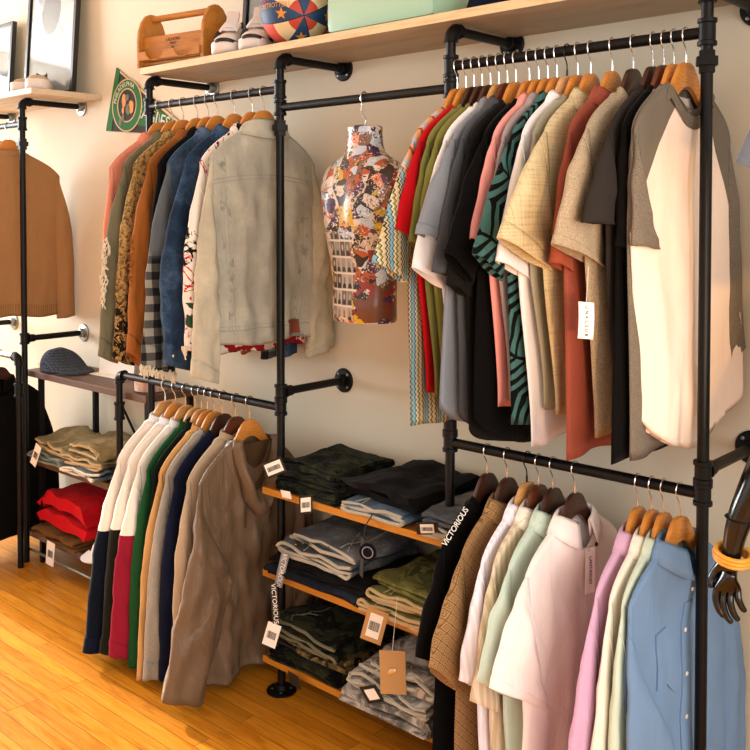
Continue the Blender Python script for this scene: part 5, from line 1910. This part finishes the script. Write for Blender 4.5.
flat('felt', [P1, P2, P3], M['penblack'], -.001, .003)
flat('hoist_strip', [P1, P2, P2 + Vector((.045, 0, -.004)), P1 + Vector((.028, 0, -.017))], M['pengreen'], -.003, -.001)
ax = ((P3 - (P1 + P2) / 2)).normalized()
up = Vector((-ax.z, 0, ax.x))
flat('edge_piping', [P1 + Vector((.028, 0, -.0165)), P3, P3 + Vector((-.03, 0, .0)), P1 + Vector((.028, 0, -.0265))], M['penedge'], -.0025, -.001)
q0 = (P1 + P2) / 2 + ax * .16
flat('name_band', [q0 + up * .07, q0 - up * .07, q0 + ax * .40 - up * .018, q0 + ax * .40 + up * .018], M['pengreen'], -.0025, -.001)
cc = (P1 + P2) / 2 + ax * .135 + up * .005


def disc(name, r0, r1, mat, y0, y1):
    n = 40
    mb = MB()
    rings = [[Vector((cc.x - cen.x + r * math.cos(2 * PI * k / n), y, cc.z - cen.z + r * math.sin(2 * PI * k / n))) for k in range(n)] for r, y in ((r0, y0), (r1, y0), (r1, y1), (r0, y1))]
    mb.ring_loft(rings, r0 == 0, r0 == 0)
    if r0:
        b = 0
        for k in range(n):
            mb.f.append((k, (k + 1) % n, 3 * n + (k + 1) % n, 3 * n + k))
    return mb.build(name, mat, pn, smooth=False, auto=None)


disc('ring_edge', .112, .118, M['penedge'], -.005, -.002)
disc('ring', .076, .112, M['pengreen'], -.0045, -.002)
disc('ring_edge', .070, .076, M['penedge'], -.005, -.002)
disc('badge_field', .001, .070, M['penblack'], -.0035, -.002)
rb = random.Random(5)
for k, (dx, dz, w, h, mm) in enumerate(((-.022, .02, .018, .034, 'pentan'), (.034, -.012, .020, .030, 'pentan'), (.004, .034, .016, .014, 'pengrey'), (-.03, -.02, .010, .016, 'pentan'), (.008, -.02, .016, .026, 'pengrey'), (-.052, -.072, .013, .018, 'pengrey'), (-.03, -.055, .010, .02, 'pengrey'))):
    pts = [Vector((cc.x + dx + w * math.cos(a) * rb.uniform(.75, 1.1), 0, cc.z + dz + h * math.sin(a) * rb.uniform(.75, 1.1))) for a in (2 * PI * q / 14 for q in range(14))]
    flat('badge_motif', pts, M[mm], -.006, -.0035)


def arc_map(p):
    a = math.radians(112) - p.x / .094
    r = .094 + p.y
    return Vector((cc.x - cen.x + r * math.cos(a), -.0048 - p.z, cc.z - cen.z + r * math.sin(a)))


text_mesh('ring_lettering', 'PHILADELPHIA', .030, M['penwhite'], pn, None, .0005, arc_map)
tc = lp(q0 + ax * .185, -.003)
text_mesh('name_lettering', 'EAGLES', .078, M['penwhite'], pn, frame(tc, ax, up), .0008, sx=.95)

# ------------------------------------------------------------------ collage torso
tq = thing('mannequin_torso', 'headless torso form covered in a glossy paper collage hanging from the middle rail', 'mannequin', (-1.925, RAIL_Y, 1.262))
tq.scale = (.95, .95, .97)
prof = [(0, .112, .078, .072), (.008, .117, .082, .076), (.06, .117, .082, .074), (.13, .121, .080, .072), (.21, .134, .088, .077), (.29, .150, .100, .083), (.36, .163, .106, .086), (.41, .172, .100, .082), (.445, .174, .088, .075), (.470, .164, .074, .066), (.490, .135, .064, .058), (.506, .098, .056, .054), (.522, .072, .053, .052), (.545, .062, .05, .05), (.575, .058, .049, .049), (.597, .059, .05, .05), (.602, .053, .044, .044)]
rings = []
for z, w, f_, b_ in prof:
    ring = []
    for k in range(40):
        a = 2 * PI * k / 40
        c, s = math.cos(a), math.sin(a)
        d = f_ if s < 0 else b_
        pe = 0.
        if s < 0 and .24 < z < .45:                       # chest muscles
            pe = .012 * math.exp(-((abs(c) - .42) / .22) ** 2) * math.exp(-((z - .345) / .06) ** 2) - .008 * math.exp(-(c / .10) ** 2) * math.exp(-((z - .33) / .08) ** 2)
        tw = -.10
        x_, y_ = math.copysign(abs(c) ** .86, c) * w, math.copysign(abs(s) ** .86, s) * d - pe
        ring.append(Vector((x_ * math.cos(tw) - y_ * math.sin(tw), x_ * math.sin(tw) + y_ * math.cos(tw), z)))
    rings.append(ring)
MB().ring_loft(rings).build('torso', M['collage'], tq)
hk = [(0, y * 1.08, .689 + z * 1.05) for y, z in HOOK[:10]] + [(0, -.016, .648), (0, -.004, .632), (0, .004, .62), (0, .002, .608), (0, 0, .596)]
MB().tube([bez(hk, k / 40) for k in range(41)], .0024, 8).build('hook', M['chrome'], tq)

# ------------------------------------------------------------------ black mannequin at the right edge


def skin(name, verts, edges, radii, mat, parent, root=0, sub=2):
    me = bpy.data.meshes.new(name)
    me.from_pydata([tuple(v) for v in verts], edges, [])
    me.materials.append(mat)
    o = bpy.data.objects.new(name, me)
    link(o, parent)
    o.modifiers.new('skin', 'SKIN').use_smooth_shade = True
    for i, r in enumerate(radii):
        me.skin_vertices[0].data[i].radius = (r, r) if not isinstance(r, tuple) else r
        me.skin_vertices[0].data[i].use_root = (i == root)
    m = o.modifiers.new('sub', 'SUBSURF')
    m.levels = m.render_levels = sub
    return o


mq = thing('mannequin', 'glossy black mannequin whose arm hangs down at the right edge', 'mannequin', (-.36, -.26, 0))
Lq = Vector(mq.location)
V = [(-.36, -.26, 1.02), (-.36, -.26, 1.15), (-.36, -.27, 1.30), (-.36, -.26, 1.42), (-.36, -.25, 1.49), (-.36, -.25, 1.56), (-.47, -.26, 1.42), (-.25, -.26, 1.42), (-.44, -.26, .92), (-.28, -.26, .92), (-.44, -.27, .50), (-.28, -.27, .50), (-.44, -.24, .09), (-.28, -.24, .09), (-.44, -.34, .035), (-.28, -.34, .035), (-.22, -.26, 1.30), (-.20, -.24, 1.12), (-.19, -.28, .90)]
E = [(0, 1), (1, 2), (2, 3), (3, 4), (4, 5), (3, 6), (3, 7), (0, 8), (0, 9), (8, 10), (9, 11), (10, 12), (11, 13), (12, 14), (13, 15), (7, 16), (16, 17), (17, 18)]
RA = [(.14, .10), (.12, .09), (.15, .11), (.14, .09), (.06, .06), .052, .06, .06, .085, .085, .055, .055, .038, .038, .03, .03, .05, .042, .03]
skin('body', [Vector(v) - Lq for v in V], E, RA, M['blackglass'], mq)
# the arm in view, as one continuous piece with its hand
A = [(-.535, -.28, 1.40), (-.60, -.315, 1.27), (-.665, -.365, 1.13), (-.705, -.392, 1.06), (-.748, -.414, .945), (-.757, -.419, .905), (-.760, -.421, .872), (-.763, -.425, .845), (-.768, -.432, .815)]
AE = [(k, k + 1) for k in range(8)]
AR = [.05, .046, .040, .040, .0285, .0245, .0205, (.024, .017), (.028, .014)]
fing = [
    [(-.783, -.441, .800), (-.785, -.446, .774), (-.778, -.444, .752), (-.768, -.439, .738)],
    [(-.772, -.435, .794), (-.772, -.441, .764), (-.764, -.438, .740), (-.754, -.432, .727)],
    [(-.760, -.427, .795), (-.759, -.433, .768), (-.751, -.430, .745), (-.743, -.424, .733)],
    [(-.749, -.418, .801), (-.746, -.423, .778), (-.739, -.419, .760), (-.732, -.414, .751)],
    [(-.787, -.433, .838), (-.796, -.441, .816), (-.796, -.447, .794)],
]
for fi, pts in enumerate(fing):
    prev = 8 if fi < 4 else 7
    for q, p in enumerate(pts):
        A.append(p)
        AR.append((.0088, .0082, .0075, .0062)[q] if fi < 4 else (.010, .009, .0072)[q])
        AE.append((prev, len(A) - 1))
        prev = len(A) - 1
skin('arm', [Vector(v) - Lq for v in A], AE, AR, M['blackglass'], mq)
MB().lathe([(.0295, -.0012), (.0305, 0), (.0295, .0012)], (0, 0, 0), 'z', 24).xf(Matrix.Translation(Vector((-.748, -.414, .945)) - Lq) @ Matrix.Rotation(.12, 4, 'Y')).build('joint_ring', M['pipe2'], mq)
bg = thing('bangle', 'yellow wrapped bangle on the black mannequin wrist', 'bracelet', (-.7595, -.421, .866), rot=(.12, .20, 0))
for dz, rr_k in ((-.008, .0345), (.0, .036), (.008, .0345)):
    rings = []
    for k in range(32):
        a = 2 * PI * k / 32
        m_ = .0046 + .0004 * (k % 2)
        rings.append([Vector(((rr_k + m_ * math.cos(b)) * math.cos(a), (rr_k + m_ * math.cos(b)) * math.sin(a), dz + m_ * math.sin(b))) for b in (2 * PI * q / 8 for q in range(8))])
    rings.append(rings[0])
    MB().ring_loft(rings, False, False).build('strand', M['yellowweave'], bg)

# grey tee on a face-out arm by the right edge
fo = thing('face_out_arm', 'black wall-mounted display arm above the mannequin', 'display arm', (-.39, 0, 2.165))
MB().tube([(0, 0, 0), (0, -.3, 0), (0, -.62, 0), (0, -.64, .015)], .0125, 12).build('arm_pipe', M['pipe'], fo)
MB().lathe([(.04, 0), (.04, -.006), (.02, -.01), (.014, -.03)], (0, 0, 0), 'y', 20).build('flange', M['pipe2'], fo)
gt = Garment('tee_shirt', 'blue-grey tee whose sleeve tip shows at the right edge', 't-shirt', None, -.39, 2.165, M['greyshirt'], yaw=-PI / 2, Y=-.52, o=(-.325, -.365), i=(-.2, -.42), L=.68, T=.02, TH=.022)
gt.crew(M['greyshirt'])
gt.cuff(M['greyshirt'], .95, 1.03, (-1, 1), 'sleeve_hem')
h = hanger(M['walnut'], -.39, 2.165, 'dark walnut hanger holding the blue-grey tee', 'hangers by the right edge', 'chrome', -PI / 2)
h.location.y = -.52


# ------------------------------------------------------------------ daylight, added fill and warm spot, camera
def area(name, loc, rot, sx, sy, power, col):
    d = bpy.data.lights.new(name, 'AREA')
    d.shape = 'RECTANGLE'
    d.size, d.size_y = sx, sy
    d.energy = power
    d.color = col
    o = bpy.data.objects.new(name, d)
    o.location = loc
    o.rotation_euler = rot
    COL.objects.link(o)
    return o


area('daylight_left_window', (-7.45, -1.75, 1.95), (0, math.radians(-90), 0), 1.9, 2.8, 385, (.97, .985, 1.))
area('daylight_front_window', (-2.2, -5.95, 1.65), (math.radians(90), 0, 0), 6.8, 2.3, 60, (.97, .985, 1.))
area('added_right_fill', (1.98, -2.6, 1.6), (0, math.radians(90), 0), 2.0, 4.0, 175, (1., .97, .93))  # fill light added to brighten the right-facing sides of the clothes
sd = bpy.data.lights.new('low_sun', 'SUN')
sd.energy = 8.5
sd.angle = math.radians(2.5)
sd.color = (1., .87, .68)
so = bpy.data.objects.new('low_sun', sd)
so.rotation_euler = Vector((1., -.02, -.40)).to_track_quat('-Z', 'Y').to_euler()
COL.objects.link(so)
sp = bpy.data.lights.new('added_warm_spot', 'SPOT')  # unseen spot added to throw a warm glow on the raglan shirt
sp.energy = 130
sp.color = (1., .52, .17)
sp.spot_size = math.radians(17)
sp.spot_blend = .5
sp.shadow_soft_size = .06
spo = bpy.data.objects.new('added_warm_spot', sp)
spo.location = (1.0, -2.2, 1.15)
spo.rotation_euler = (Vector((-.95, -.45, 1.40)) - Vector(spo.location)).to_track_quat('-Z', 'Y').to_euler()
COL.objects.link(spo)

w = bpy.data.worlds.new('daylight')
S.world = w
w.use_nodes = True
bg_ = w.node_tree.nodes['Background']
bg_.inputs[0].default_value = (1., .96, .92, 1)
bg_.inputs[1].default_value = .14

cam = bpy.data.cameras.new('camera')
cam.sensor_width = 36.
cam.lens = 940 / 750 * 36
pitch = math.radians(1.6)
cam.shift_y = -((375 - 215) - 940 * math.tan(pitch)) / 750
cam.clip_start = .05
co = bpy.data.objects.new('camera', cam)
co.location = (0, -2.37, 1.58)
co.rotation_euler = (math.radians(90) - pitch, 0, math.radians(42.3))
COL.objects.link(co)
S.camera = co
bpy.data.objects.remove(HOLD)
S.view_settings.view_transform = 'Standard'
S.view_settings.look = 'None'
S.view_settings.exposure = 0.
S.view_settings.gamma = 1.
S.view_settings.use_curve_mapping = False
S.cycles.max_bounces = 6
S.cycles.use_denoising = True
